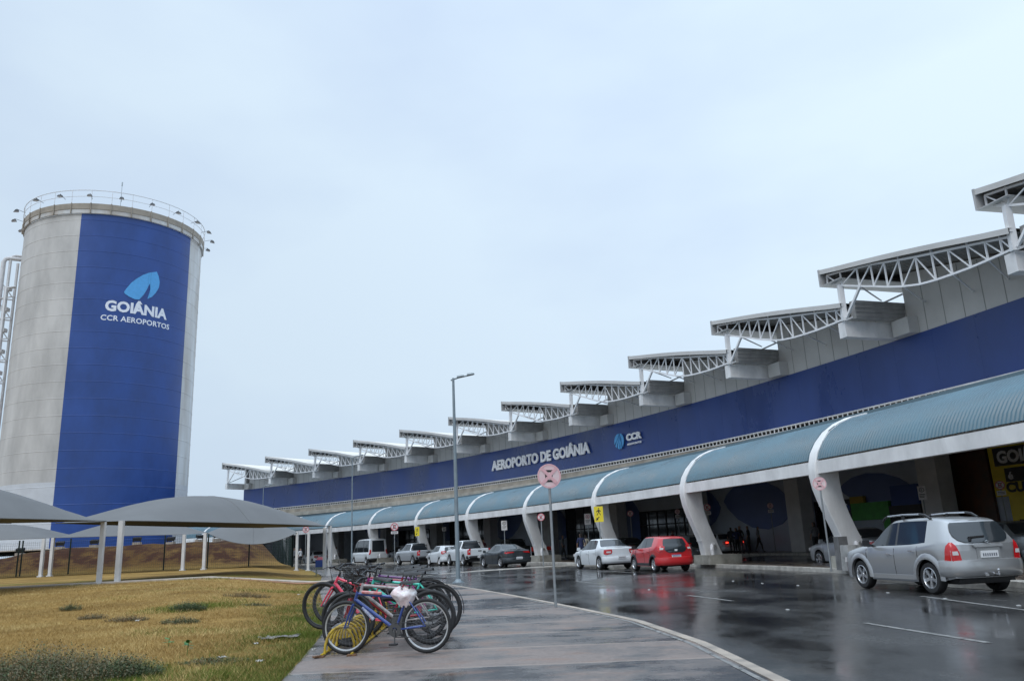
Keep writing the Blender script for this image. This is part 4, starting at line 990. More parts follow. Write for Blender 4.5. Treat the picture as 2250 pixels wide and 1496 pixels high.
            if kind in ('suv', 'hatch'):
                # lower cladding and flared arches
                cl = pm if kind == 'suv' else BLACK
                for xw in (xf, xr):
                    mb = MB()
                    arc = [];
                    for q in range(13):
                        a = math.pi * q / 12 * 1.06 - .1; x_, z_ = xw + math.cos(a) * (ra + .02), r + math.sin(a) * (ra + .02); arc.append((x_, z_, a))
                    sc = []
                    for x_, z_, a in arc:
                        i = min(range(len(S_)), key=lambda q: abs(S_[q][0] - x_)); yw = S_[i][2]
                        ww = .085 if kind == 'suv' else .06; c_, s__ = math.cos(a), math.sin(a)
                        sc.append([Vector((x_ - c_ * .02, sgn * (yw * .96), z_ - s__ * .02)), Vector((x_ - c_ * .02, sgn * (yw + .022), z_ - s__ * .02)), Vector((x_ + c_ * ww * .6, sgn * (yw + .03), z_ + s__ * ww * .6)), Vector((x_ + c_ * ww * 1.3, sgn * (yw - .004), z_ + s__ * ww * 1.3))])
                    mb.grid(sc); mb.build('wheel_arch', cl, root, 50)
                mb = MB(); a_, b_ = side(xf - ra - .12, .12), side(xr + ra + .12, .12); mb.hexa([a_ + Vector((0, -.02 * sgn, -.06)), b_ + Vector((0, -.02 * sgn, -.06)), b_ + Vector((0, .025 * sgn, -.05)), a_ + Vector((0, .025 * sgn, -.05)), a_ + Vector((0, -.02 * sgn, .07)), b_ + Vector((0, -.02 * sgn, .07)), b_ + Vector((0, .02 * sgn, .05)), a_ + Vector((0, .02 * sgn, .05))]); mb.build('side_trim', cl, root)
    # number plate
    if plate:
        zp = {'suv': .84, 'hatch': .64, 'sedan': .58, 'coupe_sedan': .56, 'van': .72, 'pickup': .60}[kind]; hr = rows[-1]; xx = S_[-1][0]
        xp = xx - C_['rear']['bulge'] - (.10 if zp < zB[1] + .03 else .012)
        mb = MB(); mb.use(PLATE); mb.box((xp - .012, 0, zp), (.02, .42, .14)); mb.use(PLATEB); mb.box((xp - .024, 0, zp + .052), (.004, .40, .028)) if kind in ('hatch',) else None
        mb.use(mat('plate_ink', (.16, .17, .20), .5))
        for q in range(7): mb.box((xp - .0245, -.155 + q * .052, zp - .012), (.004, .030, .062))
        mb.build('licence_plate', None, root)
    if kind == 'suv':
        xx = S_[-1][0] - C_['rear']['bulge']
        mb = MB(); mb.use(pm); mb.hexa([(xx - .0, -.33, .99), (xx - .0, .33, .99), (xx - .045, .33, .99), (xx - .045, -.33, .99), (xx + .02, -.36, 1.045), (xx + .02, .36, 1.045), (xx - .03, .36, 1.035), (xx - .03, -.36, 1.035)]); mb.box((xx - .004, 0, .85), (.02, .56, .25)); mb.build('tailgate_trim', None, root)
        mb = MB(); mb.tube([(xx + .01 - .02, -.055 + .0, 1.10), (xx - .01, 0, 1.122), (xx - .01, .055, 1.10), (xx - .01, 0, 1.078)], .008, 5, closed=True); mb.build('emblem', CHROME, root)
        mb = MB(); mb.use(BLACK); mb.bar((xx + .08, -.02, 1.215), (xx + .08, .36, 1.20), .03, .035); mb.bar((xx + .06, .34, 1.18), (xx + .06, .36, 1.12), .05); mb.build('rear_wiper', None, root)
        mb = MB(); mb.use(CHROME); mb.tube([(xx - .05, 0, .42), (xx - .20, 0, .42), (xx - .20, 0, .50)], .022, 8); mb.lathe([(0.001, .545), (.028, .53), (.032, .515), (.028, .50), (0.001, .485)], 10, Matrix.Translation((xx - .20, 0, 0))); mb.box((xx - .08, .2, .42), (.03, .08, .05)); mb.build('tow_hitch', None, root)
    if rails:
        for sgn in (1, -1):
            mb = MB(); yy = .60; zt_ = 1.66
            mb.use(CHROME); mb.tube([(.30, sgn * yy, zt_ + .075), (-.3, sgn * yy, zt_ + .095), (-.95, sgn * yy, zt_ + .085)], .020, 8)
            mb.use(BLACK); mb.tube([(.52, sgn * yy, zt_ - .06), (.42, sgn * yy, zt_ + .03), (.28, sgn * yy, zt_ + .075)], .026, 8); mb.tube([(-.93, sgn * yy, zt_ + .085), (-1.12, sgn * yy, zt_ + .06), (-1.30, sgn * yy, zt_ - .03)], .028, 8); mb.bar((-.30, sgn * yy, zt_ - .02), (-.30, sgn * yy, zt_ + .09), .07, .03)
            mb.build('roof_rail', None, root)
    if kind == 'pickup':
        mb = MB(); mb.use(BLACK); mb.box((-1.78, 0, 1.195), (1.55, 1.50, .03)); mb.build('bed_cover', None, root)
        mb = MB(); mb.use(BLACK); mb.tube([(-1.06, -.66, 1.2), (-1.12, -.62, 1.62), (-1.12, .62, 1.62), (-1.06, .66, 1.2)], .035, 8); mb.build('roll_bar', None, root)
        mb = MB(); mb.use(pm); mb.box((-2.668, 0, .92), (.02, 1.36, .44)); mb.use(BLACK); mb.box((-2.684, 0, 1.02), (.02, .26, .07)); mb.build('tailgate', None, root)
        mb = MB(); mb.use(GLASSD); mb.hexa([(-.80, -.56, 1.26), (-.80, .56, 1.26), (-.99, .60, 1.26), (-.99, -.60, 1.26), (-.76, -.50, 1.68), (-.76, .50, 1.68), (-.86, .52, 1.68), (-.86, -.52, 1.68)]); mb.build('rear_window', None, root)
    if kind == 'suv':
        xx = S_[-1][0]; mb = MB(); mb.use(GLASSD); rws = []
        for z, w_ in ((1.085, .34), (1.10, .48), (1.15, .60), (1.24, .665), (1.34, .665), (1.43, .635), (1.50, .60), (1.525, .56)):
            hr = rows[-1]; x_ = xx; hw = .7
            for a in range(8):
                if hr[a][2] <= z <= hr[a + 1][2]: tt = (z - hr[a][2]) / max(1e-4, hr[a + 1][2] - hr[a][2]); x_ = lerp(hr[a][0], hr[a + 1][0], tt); hw = lerp(hr[a][1], hr[a + 1][1], tt)
            rws.append([(x_ - C_['rear']['bulge'] * (1 - min(1, abs(y) / hw) ** 2) * lerp(1, .6, max(0, min(1, (z - hr[5][2]) / (hr[6][2] - hr[5][2])))) - .02, y, z) for y in [w_ * (q / 6 - 1) for q in range(13)]])
        mb.grid(rws); mb.build('rear_window', None, root, 60)
    if kind == 'hatch':
        # black glazed tailgate panel carried down below the window
        xx = S_[-1][0]; mb = MB(); mb.use(GLASSD)
        rws = []
        for z, w_ in ((.80, .30), (.84, .42), (.92, .50), (1.02, .53), (1.10, .54), (1.20, .52), (1.30, .49), (1.38, .44)):
            hr = rows[-1]; x_ = xx
            for a in range(8):
                if hr[a][2] <= z <= hr[a + 1][2]: tt = (z - hr[a][2]) / max(1e-4, hr[a + 1][2] - hr[a][2]); x_ = lerp(hr[a][0], hr[a + 1][0], tt); hw = lerp(hr[a][1], hr[a + 1][1], tt)
            rws.append([(x_ - C_['rear']['bulge'] * (1 - (y / hw) ** 2) * (.75 if z > 1.03 else 1) - .016, y, z) for y in [w_ * (q / 5 - 1) for q in range(11)]])
        mb.grid(rws); mb.build('tailgate_glass', None, root, 60)
        mb = MB(); mb.use(PLATE); mb.box((xx - .102, 0, .90), (.012, .12, .08)); mb.build('emblem', CHROME, root)
    if lit:
        mb = MB(); mb.use(mat('brake_glow', (.9, .05, .03), .3, emit=((1, .04, .02), 3.0)))
        for sgn in (1, -1): mb.box((S_[-1][0] - C_['rear']['bulge'] - .01, sgn * (W2 - .26), zc), (.03, .16, .08))
        mb.build('brake_light', None, root)
    return root
def car_at(kind, paint, label, cat, axle, heading, **k):
    x0 = CARS[kind]['x0'] - CARS[kind]['wb'] / 2; h = rad(heading); sc = k.get('scale', 1)
    return make_car(kind, paint, label, cat, (axle[0] - math.cos(h) * x0 * sc, axle[1] - math.sin(h) * x0 * sc, k.pop('z', 0)), heading, **k)
def axl(px, D): p = A(px, D); return (p.x, p.y)
car_at('suv', 'silver', 'silver off-road car with roof rails, nearest vehicle on the road', 'car', (9.98, 18.70), 99.5, rails=True)
car_at('hatch', 'red', 'bright red hatchback right behind the white sedan', 'car', (6.5, 36.0), 103.5, lamp='round')
car_at('sedan', 'white', 'white sedan just ahead of the red hatchback', 'car', (4.68, 41.7), 109, lamp='wide')
car_at('coupe_sedan', 'graphite', 'dark grey sloping sedan beside a white pickup', 'car', axl(1124, 50.5), 115.6, lamp='bar')
car_at('pickup', 'white', 'white double cab pickup with red box tail lamps beside the dark grey sedan', 'pickup truck', axl(1041, 59), 114, lamp='box', name='pickup_truck')
car_at('hatch', 'white', 'small white hatchback between two pale pickup trucks', 'car', axl(984, 63), 117, lamp='round', rim=WHITE)
car_at('pickup', 'silver2', 'pale silver pickup between the van and the small white hatchback', 'pickup truck', axl(927, 68.5), 121, lamp='box', name='pickup_truck')
car_at('van', 'white', 'tall white passenger van with a dark rear window', 'van', axl(823, 80), 121, lamp='slim', name='passenger_van')
car_at('sedan', 'white', 'distant white sedan seen between the white sail posts', 'car', axl(700, 94), 126, lamp='wide')
car_at('pickup', 'olive', 'dark pickup truck mostly hidden behind the dark grey sedan', 'pickup truck', axl(1142, 64), 114, lamp='box', lit=True, name='pickup_truck')
car_at('sedan', 'white', 'white sedan with red brake lights in the shade under the canopy', 'car', axl(1597, 56), 108, lamp='wide', lit=True)
car_at('hatch', 'grey', 'grey car under the canopy behind the red hatchback', 'car', axl(1520, 44), 110, lamp='round')
car_at('sedan', 'olive', 'dark car in the shade behind the white sedan and the red hatchback', 'car', axl(1392, 55), 112, lamp='wide')
car_at('sedan', 'silver2', 'silver car under the canopy hidden behind the silver off-road car', 'car', axl(1920, 31), 104, lamp='wide')
car_at('sedan', 'grey', 'grey car cut by the right edge of the photo, beyond the silver off-road car', 'car', axl(2262, 25.5), 100, lamp='round')
car_at('suv', 'white', 'far white car partly hidden behind the pale silver pickup', 'car', axl(893, 84), 121, lamp='tall')

# ================================================================== LAMP POSTS
def lamp_post(label, x, y, h, arm=.80, r=.085, g=.15, rz=0.0, two=True):
    t = thing('lamp_post', label, 'lamp post', (x, y, g), rz)
    mb = MB(); mb.tube([(0, 0, .02), (0, 0, h * .5), (0, 0, h)], [r, r * .8, r * .55], 12); mb.build('pole', LAMPM, t, 40)
    mb = MB(); mb.box((0, 0, .015), (.42, .42, .03)); mb.lathe([(.16, .03), (.12, .09), (r, .14)], 12)
    for dx in (-.15, .15):
        for dy in (-.15, .15): mb.tube([(dx, dy, .03), (dx, dy, .07)], .018, 6)
    mb.build('base_plate', LAMPM, t)
    mb = MB(); mb.tube([(-.10, 0, h - .08), (.2, 0, h + .01), (arm, 0, h + .12)], .032, 8); mb.build('arm', LAMPM, t, 40)
    for x0 in ((.28, .68) if two else (.5,)):
        z0 = h + .01 + (x0 - .2) * .18 + .02; mb = MB(); mb.use(LAMPM)
        mb.hexa([(x0 - .13, -.11, z0 - .035), (x0 + .16, -.11, z0 + .01), (x0 + .16, .11, z0 + .01), (x0 - .13, .11, z0 - .035), (x0 - .13, -.09, z0 + .03), (x0 + .14, -.08, z0 + .06), (x0 + .14, .08, z0 + .06), (x0 - .13, .09, z0 + .03)])
        mb.use(LENSW); mb.poly([(x0 - .10, -.09, z0 - .034), (x0 - .10, .09, z0 - .034), (x0 + .13, .09, z0 + .002), (x0 + .13, -.09, z0 + .002)]); mb.build('lamp_head', None, t)
    return t
LAMPM = mat('lamp_grey_blue', (.23, .28, .31), .45, .2, var=.12, scale=4)
lamp_post('tall blue grey lamp post standing on the wet sidewalk behind the bicycles', -2.38, 30.5, 7.72)
p = A(772, 58); lamp_post('thin lamp post between the bicycles and the white van', p.x, p.y, 8.1, .8, .06)
p = A(573, 78); lamp_post('far thin lamp post rising behind the shade sails', p.x, p.y, 7.9, .8, .06)

# ================================================================== ROAD SIGNS
POLE = mat('sign_pole', (.27, .29, .30), .5, .25, var=.15, scale=5)
def flat(mb, pts, y=0.0, th=.004):     # polygon in the x-z plane, facing -y, extruded backwards
    mb.prism([(x, y, z) for x, z in pts], (0, th, 0))
def disc(mb, cx_, cz, r, y, r_in=0, n=32, th=.003):
    if r_in: 
        for k in range(n):
            a, b = 2 * math.pi * k / n, 2 * math.pi * (k + 1) / n
            flat(mb, [(cx_ + math.cos(a) * r_in, cz + math.sin(a) * r_in), (cx_ + math.cos(a) * r, cz + math.sin(a) * r), (cx_ + math.cos(b) * r, cz + math.sin(b) * r), (cx_ + math.cos(b) * r_in, cz + math.sin(b) * r_in)], y, th)
    else: flat(mb, [(cx_ + math.cos(2 * math.pi * k / n) * r, cz + math.sin(2 * math.pi * k / n) * r) for k in range(n)], y, th)
def letter_E(mb, cx_, cz, h, y):
    w = h * .72; t_ = h * .17
    mb.use(INK)
    for q in ([(-w / 2, -h / 2), (-w / 2 + t_, -h / 2), (-w / 2 + t_, h / 2), (-w / 2, h / 2)], [(-w / 2 + t_, h / 2 - t_), (w / 2, h / 2 - t_), (w / 2, h / 2), (-w / 2 + t_, h / 2)], [(-w / 2 + t_, -h / 2), (w / 2, -h / 2), (w / 2, -h / 2 + t_), (-w / 2 + t_, -h / 2 + t_)], [(-w / 2 + t_, -t_ / 2), (w / 2 * .8, -t_ / 2), (w / 2 * .8, t_ / 2), (-w / 2 + t_, t_ / 2)]):
        flat(mb, [(cx_ + a, cz + b) for a, b in q], y)
def cross(mb, cx_, cz, r, w, y, m, both=True):
    mb.use(m)
    for sg in ((1, -1) if both else (-1,)):
        d = r * .7071; n_ = w * .5 * .7071
        flat(mb, [(cx_ - d - n_, cz - sg * (d - n_)), (cx_ - d + n_, cz - sg * (d + n_)), (cx_ + d + n_, cz + sg * (d - n_)), (cx_ + d - n_, cz + sg * (d + n_))], y - (.001 if sg < 0 else 0))
def sign(label, x, y, zc, kind, w=.5, h=.5, rz=0.0, g=.15, plate=False, faded=False, cat='road sign', lean=0.0):
    t = thing('road_sign', label, cat, (x, y, g), rad(rz)); z = zc - g
    top = z + (h * .5 if kind != 'round' else w * .45)
    mb = MB(); mb.tube([(0, .03, 0), (lean, .03, top)], .03, 10); mb.build('pole', POLE, t, 40)
    mb = MB(); red = FADE if faded else REDP; X = lean
    if kind in ('round', 'round1'):
        r = w / 2; mb.use(SIGNW if not faded else mat('sign_faded_ground', (.72, .62, .61), .5, col2=(.74, .50, .52), scale=5)); disc(mb, X, z, r, -.004, th=.012); mb.use(red); disc(mb, X, z, r * .995, -.009, r * (.80 if not faded else .86))
        letter_E(mb, X, z, r * .98, -.010); cross(mb, X, z, r * .82, r * (.26 if faded else .15), -.015, red, both=True)
        mb.build('sign_face', None, t)
        if plate:
            mb = MB(); mb.use(SIGNW); flat(mb, [(X - r * .9, z - r - .26), (X + r * .9, z - r - .26), (X + r * .9, z - r - .05), (X - r * .9, z - r - .05)], -.004, .01); mb.use(INK)
            for q in range(2): flat(mb, [(X - r * .7, z - r - .20 + q * .07), (X + r * .7, z - r - .20 + q * .07), (X + r * .7, z - r - .17 + q * .07), (X - r * .7, z - r - .17 + q * .07)], -.009)
            mb.build('info_plate', None, t)
    elif kind == 'rect':
        mb.use(SIGNW); flat(mb, [(X - w / 2, z - h / 2), (X + w / 2, z - h / 2), (X + w / 2, z + h / 2), (X - w / 2, z + h / 2)], -.004, .012)
        r = w * .32; zz = z + h * .22; mb.use(REDP if not faded else INK); disc(mb, X, zz, r, -.009, r * .78); letter_E(mb, X, zz, r * .95, -.010)
        if not faded: cross(mb, X, zz, r * .8, r * .16, -.014, REDP, both=False)
        mb.use(INK)
        for q in range(3): flat(mb, [(X - w * .36, z - h * (.12 + q * .11)), (X + w * (.36 - .08 * q), z - h * (.12 + q * .11)), (X + w * (.36 - .08 * q), z - h * (.12 + q * .11) + .028), (X - w * .36, z - h * (.12 + q * .11) + .028)], -.009)
        mb.build('sign_face', None, t)
    elif kind == 'yellow':
        mb.use(YEL); flat(mb, [(X - w / 2, z - h / 2), (X + w / 2, z - h / 2), (X + w / 2, z + h / 2), (X - w / 2, z + h / 2)], -.004, .012)
        mb.use(INK); u = w
        disc(mb, X + .02 * u, z + h * .36, u * .07, -.009, n=12)
        flat(mb, [(X - .06 * u, z + .29 * h), (X + .10 * u, z + .29 * h), (X + .08 * u, z + .10 * h), (X - .04 * u, z + .10 * h)], -.009)
        for q in ([(-.06, .28), (-.28, .17), (-.24, .13), (-.02, .22)], [(.08, .28), (.26, .20), (.24, .15), (.06, .22)], [(-.04, .11), (.03, .11), (-.14, -.06), (-.24, -.06)], [(.02, .11), (.09, .11), (.24, -.04), (.17, -.07)]): flat(mb, [(X + a * u, z + b * h) for a, b in q], -.009)
        flat(mb, [(X - .34 * u, z - .40 * h), (X - .06 * u, z - .36 * h), (X - .12 * u, z - .30 * h), (X + .08 * u, z - .20 * h), (X + .02 * u, z - .15 * h), (X - .18 * u, z - .26 * h), (X - .24 * u, z - .20 * h)], -.009)
        mb.build('sign_face', None, t)
    return t
sign('large faded no stopping sign on a pole at the sidewalk kerb, nearest sign', .69, 17.66, 2.90, 'round', .535, rz=12, faded=True, lean=-.0)
def at_sign(label, px, py, D, kind, w, h=.5, rz=0, **k):
    yh = 1190 - .0440 * (px - 1144.5); p = A(px + (px - 828) * 1.3e-4 * (yh - py), D); return sign(label, p.x, p.y, CAM_Z + (yh - py) * D / 1736, kind, w, h, rz, **k)
at_sign('no stopping sign in front of the nearest curved white rib', 1802, 1064, 26.2, 'round', .44, rz=-24, faded=True)
at_sign('small round sign right of the thick sign pole, before the dark doorway', 1188.5, 1137, 44, 'round', .41, rz=-6)
at_sign('round sign with a plate below it, above the pale silver pickup', 866, 1158, 66, 'round', .64, rz=6, plate=True)
at_sign('pale round sign just behind the rightmost back sail post', 671, 1164, 63, 'round', .5, rz=12)
at_sign('small round sign under the canopy above the gap between white sedan and red hatchback', 1385, 1129, 56, 'round', .42, rz=-10)
at_sign('white rectangular sign left of the near yellow pedestrian sign', 1291, 1141, 50, 'rect', .40, .68, -8)
at_sign('white rectangular sign above the dark grey sedan', 1107.5, 1155, 58, 'rect', .42, .68, 0, faded=True)
at_sign('near yellow pedestrian warning sign in front of a curved rib', 1315.5, 1130.5, 43.5, 'yellow', .50, .84, -8)
at_sign('far yellow pedestrian warning sign above the pale silver pickup', 916, 1168, 70, 'yellow', .40, .78, 4)
at_sign('red ringed sign with a plate, in shade left of the blue wall leaf', 1554.5, 1115.5, 50, 'round', .42, rz=-14, plate=True)
at_sign('dim round sign with a plate in front of the blue leaf on the wall', 1693, 1112, 53, 'round', .40, rz=-18, plate=True, faded=True)
at_sign('white rectangular sign beside the grey pillar above the silver off-road car', 2027.5, 1084, 38, 'rect', .36, .66, -30, faded=True)
at_sign('round red sign with a plate in front of the yellow billboard', 2199, 1067, 36, 'round', .40, rz=-35, plate=True)
at_sign('dim sign with a plate left of the second rib, above the red hatchback', 1488.5, 1125, 57, 'round', .36, rz=-12, plate=True, faded=True)
at_sign('small dark sign under the canopy above the white pickup', 975, 1163, 72, 'rect', .36, .36, 0, faded=True)

# ================================================================== BICYCLES
def bicycle(label, x, y, yaw, frame, rim=None, r=.345, wb=1.10, lift=0.0, lean=0.0, basket=False, saddle=True, bars=True, susp=True, fork=None, z0=.152, tyre=.026, fender=False, sc=1.09, grp='bicycles parked in the yellow rack'):
    rim = rim or BLACK; fork = fork or frame
    t = thing('bicycle', label, 'bicycle', (x, y, z0), rad(yaw), grp)
    t.scale = (sc,) * 3; t.rotation_mode = 'XYZ'; t.rotation_euler = (rad(lean), math.asin(lift / wb) if lift else 0, rad(yaw))
    # local: rear axle over x=+wb/2, front at -x ; tilt is about the rear contact
    ox = 0.0 if not lift else 0.0
    F = Vector((-wb / 2, 0, r)); B = Vector((wb / 2, 0, r)); bb = Vector((wb / 2 - .43, 0, r - .045)); hd = Vector((-wb / 2 + .17, 0, r + .46)); hb = Vector((-wb / 2 + .13, 0, r + .34)); st = Vector((wb / 2 - .56 + .27, 0, r + .34)); st = Vector((bb.x + .16, 0, bb.z + .43))
    mb = MB(); mb.use(frame)
    mb.tube([hb, hd], .022, 8); mb.tube([hb + Vector((.0, 0, .02)), bb], .024, 8); mb.tube([hd - Vector((0, 0, .03)), st - Vector((.01, 0, .03))], .019, 8); mb.tube([bb, st + Vector((.008, 0, .02))], .018, 8)
    for s_ in (.055, -.055):
        mb.tube([st - Vector((0, 0, .03)), st.lerp(B, .25) + Vector((0, s_ * .7, 0)), B + Vector((0, s_, 0))], .010, 6); mb.tube([bb, bb.lerp(B, .2) + Vector((0, s_ * .7, 0)), B + Vector((0, s_, 0))], .011, 6)
    mb.build('frame', None, t, 50)
    mb = MB(); mb.use(fork); mb.tube([hb + Vector((-.012, -.055, -.05)), hb + Vector((-.012, .055, -.05))], .018, 6)
    for s_ in (.055, -.055): mb.tube([hb + Vector((-.012, s_, -.05)), hb.lerp(F, .55) + Vector((-.0, s_, 0)), F + Vector((-.0, s_, 0))], [.016, .014, .010], 6)
    mb.use(BLACK); mb.tube([hd, hd + Vector((.02, 0, .07))], .016, 6); mb.build('fork', None, t, 50)
    for nm, c in (('front_wheel', F), ('rear_wheel', B)):
        Mx = Matrix.Translation(c) @ Matrix.Rotation(math.pi / 2, 4, 'X'); mb = MB(); n = 40
        prof = [(r - .0 - tyre + tyre * math.cos(a), tyre * math.sin(a)) for a in [2 * math.pi * q / 8 for q in range(9)]]
        mb.lathe(prof, n, Mx); w = mb.build('wheel', RUBBER, t, 60)
        mb = MB(); q = r - 2 * tyre + .006; mb.lathe([(q, .012), (q - .016, .010), (q - .020, 0), (q - .016, -.010), (q, -.012), (q, .012)], n, Mx); mb.build('rim', rim, w, 60)
        mb = MB(); mb.lathe([(.001, .05), (.02, .05), (.022, -.05), (.001, -.05)], 8, Mx)
        for k in range(28):
            a = 2 * math.pi * k / 28; a2 = a + (.35 if k % 2 else -.35); s_ = .035 if k % 4 < 2 else -.035
            mb.tube([Mx @ Vector((.02 * math.cos(a2), .02 * math.sin(a2), s_)), Mx @ Vector((q * math.cos(a), q * math.sin(a), 0))], .0011, 3, cap=False)
        mb.build('spokes', SPOKE, w)
    mb = MB(); mb.use(CRANK); Mx = Matrix.Translation(bb + Vector((0, -.045, 0))) @ Matrix.Rotation(math.pi / 2, 4, 'X')
    mb.lathe([(.035, .003), (.088, .003), (.088, -.003), (.035, -.003), (.035, .003)], 22, Mx); mb.lathe([(.001, .01), (.022, .01), (.022, -.02), (.001, -.02)], 8, Mx)
    a = -1.35 + random.uniform(-.2, .2) if not basket else .5
    for sg, yy in ((1, -.075), (-1, .055)):
        e = bb + Vector((math.cos(a) * .17 * sg, yy, math.sin(a) * .17 * sg)); mb.use(CRANK); mb.bar(bb + Vector((0, yy * .8, 0)), e, .018, .012); mb.use(BLACK); mb.box(e + Vector((0, yy * .7, 0)), (.10, .085, .022))
    mb.use(CRANK); Mr = Matrix.Translation(B + Vector((0, -.05, 0))) @ Matrix.Rotation(math.pi / 2, 4, 'X'); mb.lathe([(.015, .012), (.03, .012), (.055, -.012), (.015, -.012)], 16, Mr)
    mb.use(BLACK); mb.tube([bb + Vector((0, -.05, .088)), B + Vector((0, -.055, .05))], .005, 4); mb.tube([bb + Vector((0, -.05, -.088)), B + Vector((.02, -.055, -.14)), B + Vector((.04, -.055, -.08)), B + Vector((.03, -.055, -.03))], .006, 4)
    mb.build('crankset', None, t)
    if bars:
        mb = MB(); mb.use(BLACK); top = hd + Vector((.02, 0, .09)); fw = top + Vector((-.07, 0, .02)); mb.tube([top, fw], .016, 6)
        mb.tube([fw + Vector((.05, -.31, .05)), fw + Vector((.02, -.17, .05)), fw + Vector((0, -.05, .0)), fw + Vector((0, .05, 0)), fw + Vector((.02, .17, .05)), fw + Vector((.05, .31, .05))], .012, 8)
        for sg in (1, -1):
            mb.tube([fw + Vector((.03, .20 * sg, .05)), fw + Vector((.05, .33 * sg, .05))], .018, 8); mb.tube([fw + Vector((.0, .17 * sg, .04)), fw + Vector((-.07, .20 * sg, .02)), fw + Vector((-.08, .29 * sg, .0))], .006, 5)
            mb.tube([fw + Vector((-.02, .16 * sg, .04)), fw + Vector((-.12, .06 * sg, .10)), fw + Vector((-.10, 0, -.06)), hb + Vector((-.03, .02 * sg, 0))], .0035, 4)
        mb.build('handlebar', None, t, 50)
    if saddle:
        mb = MB(); sp = st + Vector((.05, 0, .14)); mb.use(CRANK); mb.tube([st, sp], .013, 6); mb.use(BLACK)
        rws = []
        for q, (x_, w_, z_) in enumerate(((-.14, .018, 0.02), (-.10, .026, .03), (0, .045, .032), (.08, .075, .04), (.13, .075, .045), (.15, .05, .04))):
            rws.append([sp + Vector((x_, -w_, z_ - .02)), sp + Vector((x_, -w_ * .8, z_ + .012)), sp + Vector((x_, 0, z_ + .02)), sp + Vector((x_, w_ * .8, z_ + .012)), sp + Vector((x_, w_, z_ - .02)), sp + Vector((x_, -w_, z_ - .02))])
        mb.grid(rws); mb.build('saddle', None, t, 60)
    if fender:
        mb = MB()
        Mx = Matrix.Translation(B); pts = [[Mx @ Vector((math.cos(a) * (r + .025), s_, math.sin(a) * (r + .025))) for s_ in (-.028, 0, .028)] for a in [rad(q) for q in range(-10, 150, 10)]]
        mb.grid(pts); mb.build('mudguard', BLACK, t, 60)
        mb = MB(); mb.bar(st + Vector((.06, 0, .06)), B + Vector((.12, 0, r + .07)), .10, .012); mb.build('luggage_rack', BLACK, t)
    if basket:
        mb = MB(); mb.use(BLACK); c = hd + Vector((-.24, 0, .02)); lo, hi = -.10, .16
        for q in range(9):
            z = lerp(lo, hi, q / 8); f_ = lerp(.8, 1, q / 8); mb.tube([c + Vector((sx_ * .14 * f_, sy * .18 * f_, z)) for sx_, sy in ((-1, -1), (1, -1), (1, 1), (-1, 1))], .005 if q < 8 else .009, 4, closed=True)
        for q in range(9):
            for sy in (-1, 1): x_ = lerp(-.14, .14, q / 8); mb.tube([c + Vector((x_ * .8, sy * .144, lo)), c + Vector((x_, sy * .18, hi))], .004, 4)
            for sx_ in (-1, 1): y_ = lerp(-.18, .18, q / 8); mb.tube([c + Vector((sx_ * .112, y_ * .8, lo)), c + Vector((sx_ * .14, y_, hi))], .004, 4)
        mb.grid([[c + Vector((-.11, -.14, lo)), c + Vector((-.11, .14, lo))], [c + Vector((.11, -.14, lo)), c + Vector((.11, .14, lo))]])
        for sy in (-1, 1):
            mb.poly([c + Vector((-.112, sy * .142, lo)), c + Vector((.112, sy * .142, lo)), c + Vector((.125, sy * .16, hi - .13)), c + Vector((-.125, sy * .16, hi - .13))])
        mb.build('basket', None, t)
    return t
SPOKE = mat('dull_spoke', (.16, .16, .17), .6)
CRANK = mat('worn_metal', (.10, .10, .10), .45, .5)
ALU = mat('alloy_rim', (.62, .63, .64), .3, .6)
FB = mat('frame_blue', (.022, .055, .24), .3, coat=.6, var=.15, scale=20); FT = mat('frame_turquoise', (.04, .52, .40), .32, coat=.5); FP = mat('frame_pink', (.78, .07, .13), .35, coat=.4); FK = mat('frame_black', (.022, .022, .025), .3, coat=.5)
FM = mat('frame_magenta', (.33, .03, .20), .35, coat=.4); FR = mat('frame_dark_red', (.28, .012, .02), .35, coat=.4); FW = mat('frame_black_white', (.03, .03, .03), .35, col2=(.55, .50, .50), scale=7, coords='obj'); FV = mat('frame_purple', (.12, .03, .17), .35, coat=.4)
b1 = bicycle('front blue bicycle with silver rims and a plastic bag over its saddle', -1.86, 11.22, -11, FB, rim=ALU, wb=1.14, r=.348, lean=1, sc=1.0)
mb = MB(); bb_ = Vector((-1.14 / 2 + .30, 0, .70)); mb.tube([(-.33, -.024, .80), (-.05, -.024, .775)], .021, 6); mb.build('top_tube_decal', mat('decal_pale', (.55, .42, .42), .4, col2=(.55, .10, .09), scale=16, coords='obj'), b1)
mb = MB(); mb.tube([(-.33, -.006, .60), (-.17, -.006, .44)], .0255, 8); mb.build('down_tube_decal', mat('decal_white', (.5, .52, .58), .4, col2=(.05, .08, .25), scale=22, coords='obj'), b1)
bicycle('black and white bicycle right behind the front blue one', -1.95, 12.1, -7, FW, wb=1.10, lean=-3, fork=FK)
bicycle('dark red bicycle right behind the black and white one', -2.12, 12.65, -4, FR, lean=3)
bicycle('turquoise framed bicycle in the middle of the rack', -1.98, 13.25, -8, FT, lean=-4, r=.36, wb=1.14, fender=True)
bicycle('bright pink bicycle with its front wheel lifted on the rack', -2.80, 13.5, -14, FP, lift=.24, lean=3, r=.345, z0=.152)
bicycle('black bicycle with its front wheel lifted, behind the pink one', -2.9, 14.8, -8, FK, lift=.16, lean=-3, r=.35)
bicycle('magenta bicycle with a black front basket in the far half of the rack', -2.25, 14.3, -6, FM, lean=2, fender=True, basket=True)
bicycle('darker red bicycle behind the magenta one with the basket', -2.55, 15.4, -9, FR, lean=-2, basket=False)
bicycle('purple bicycle towards the far end of the rack', -2.35, 16.0, -5, FV, lean=4, fender=True)
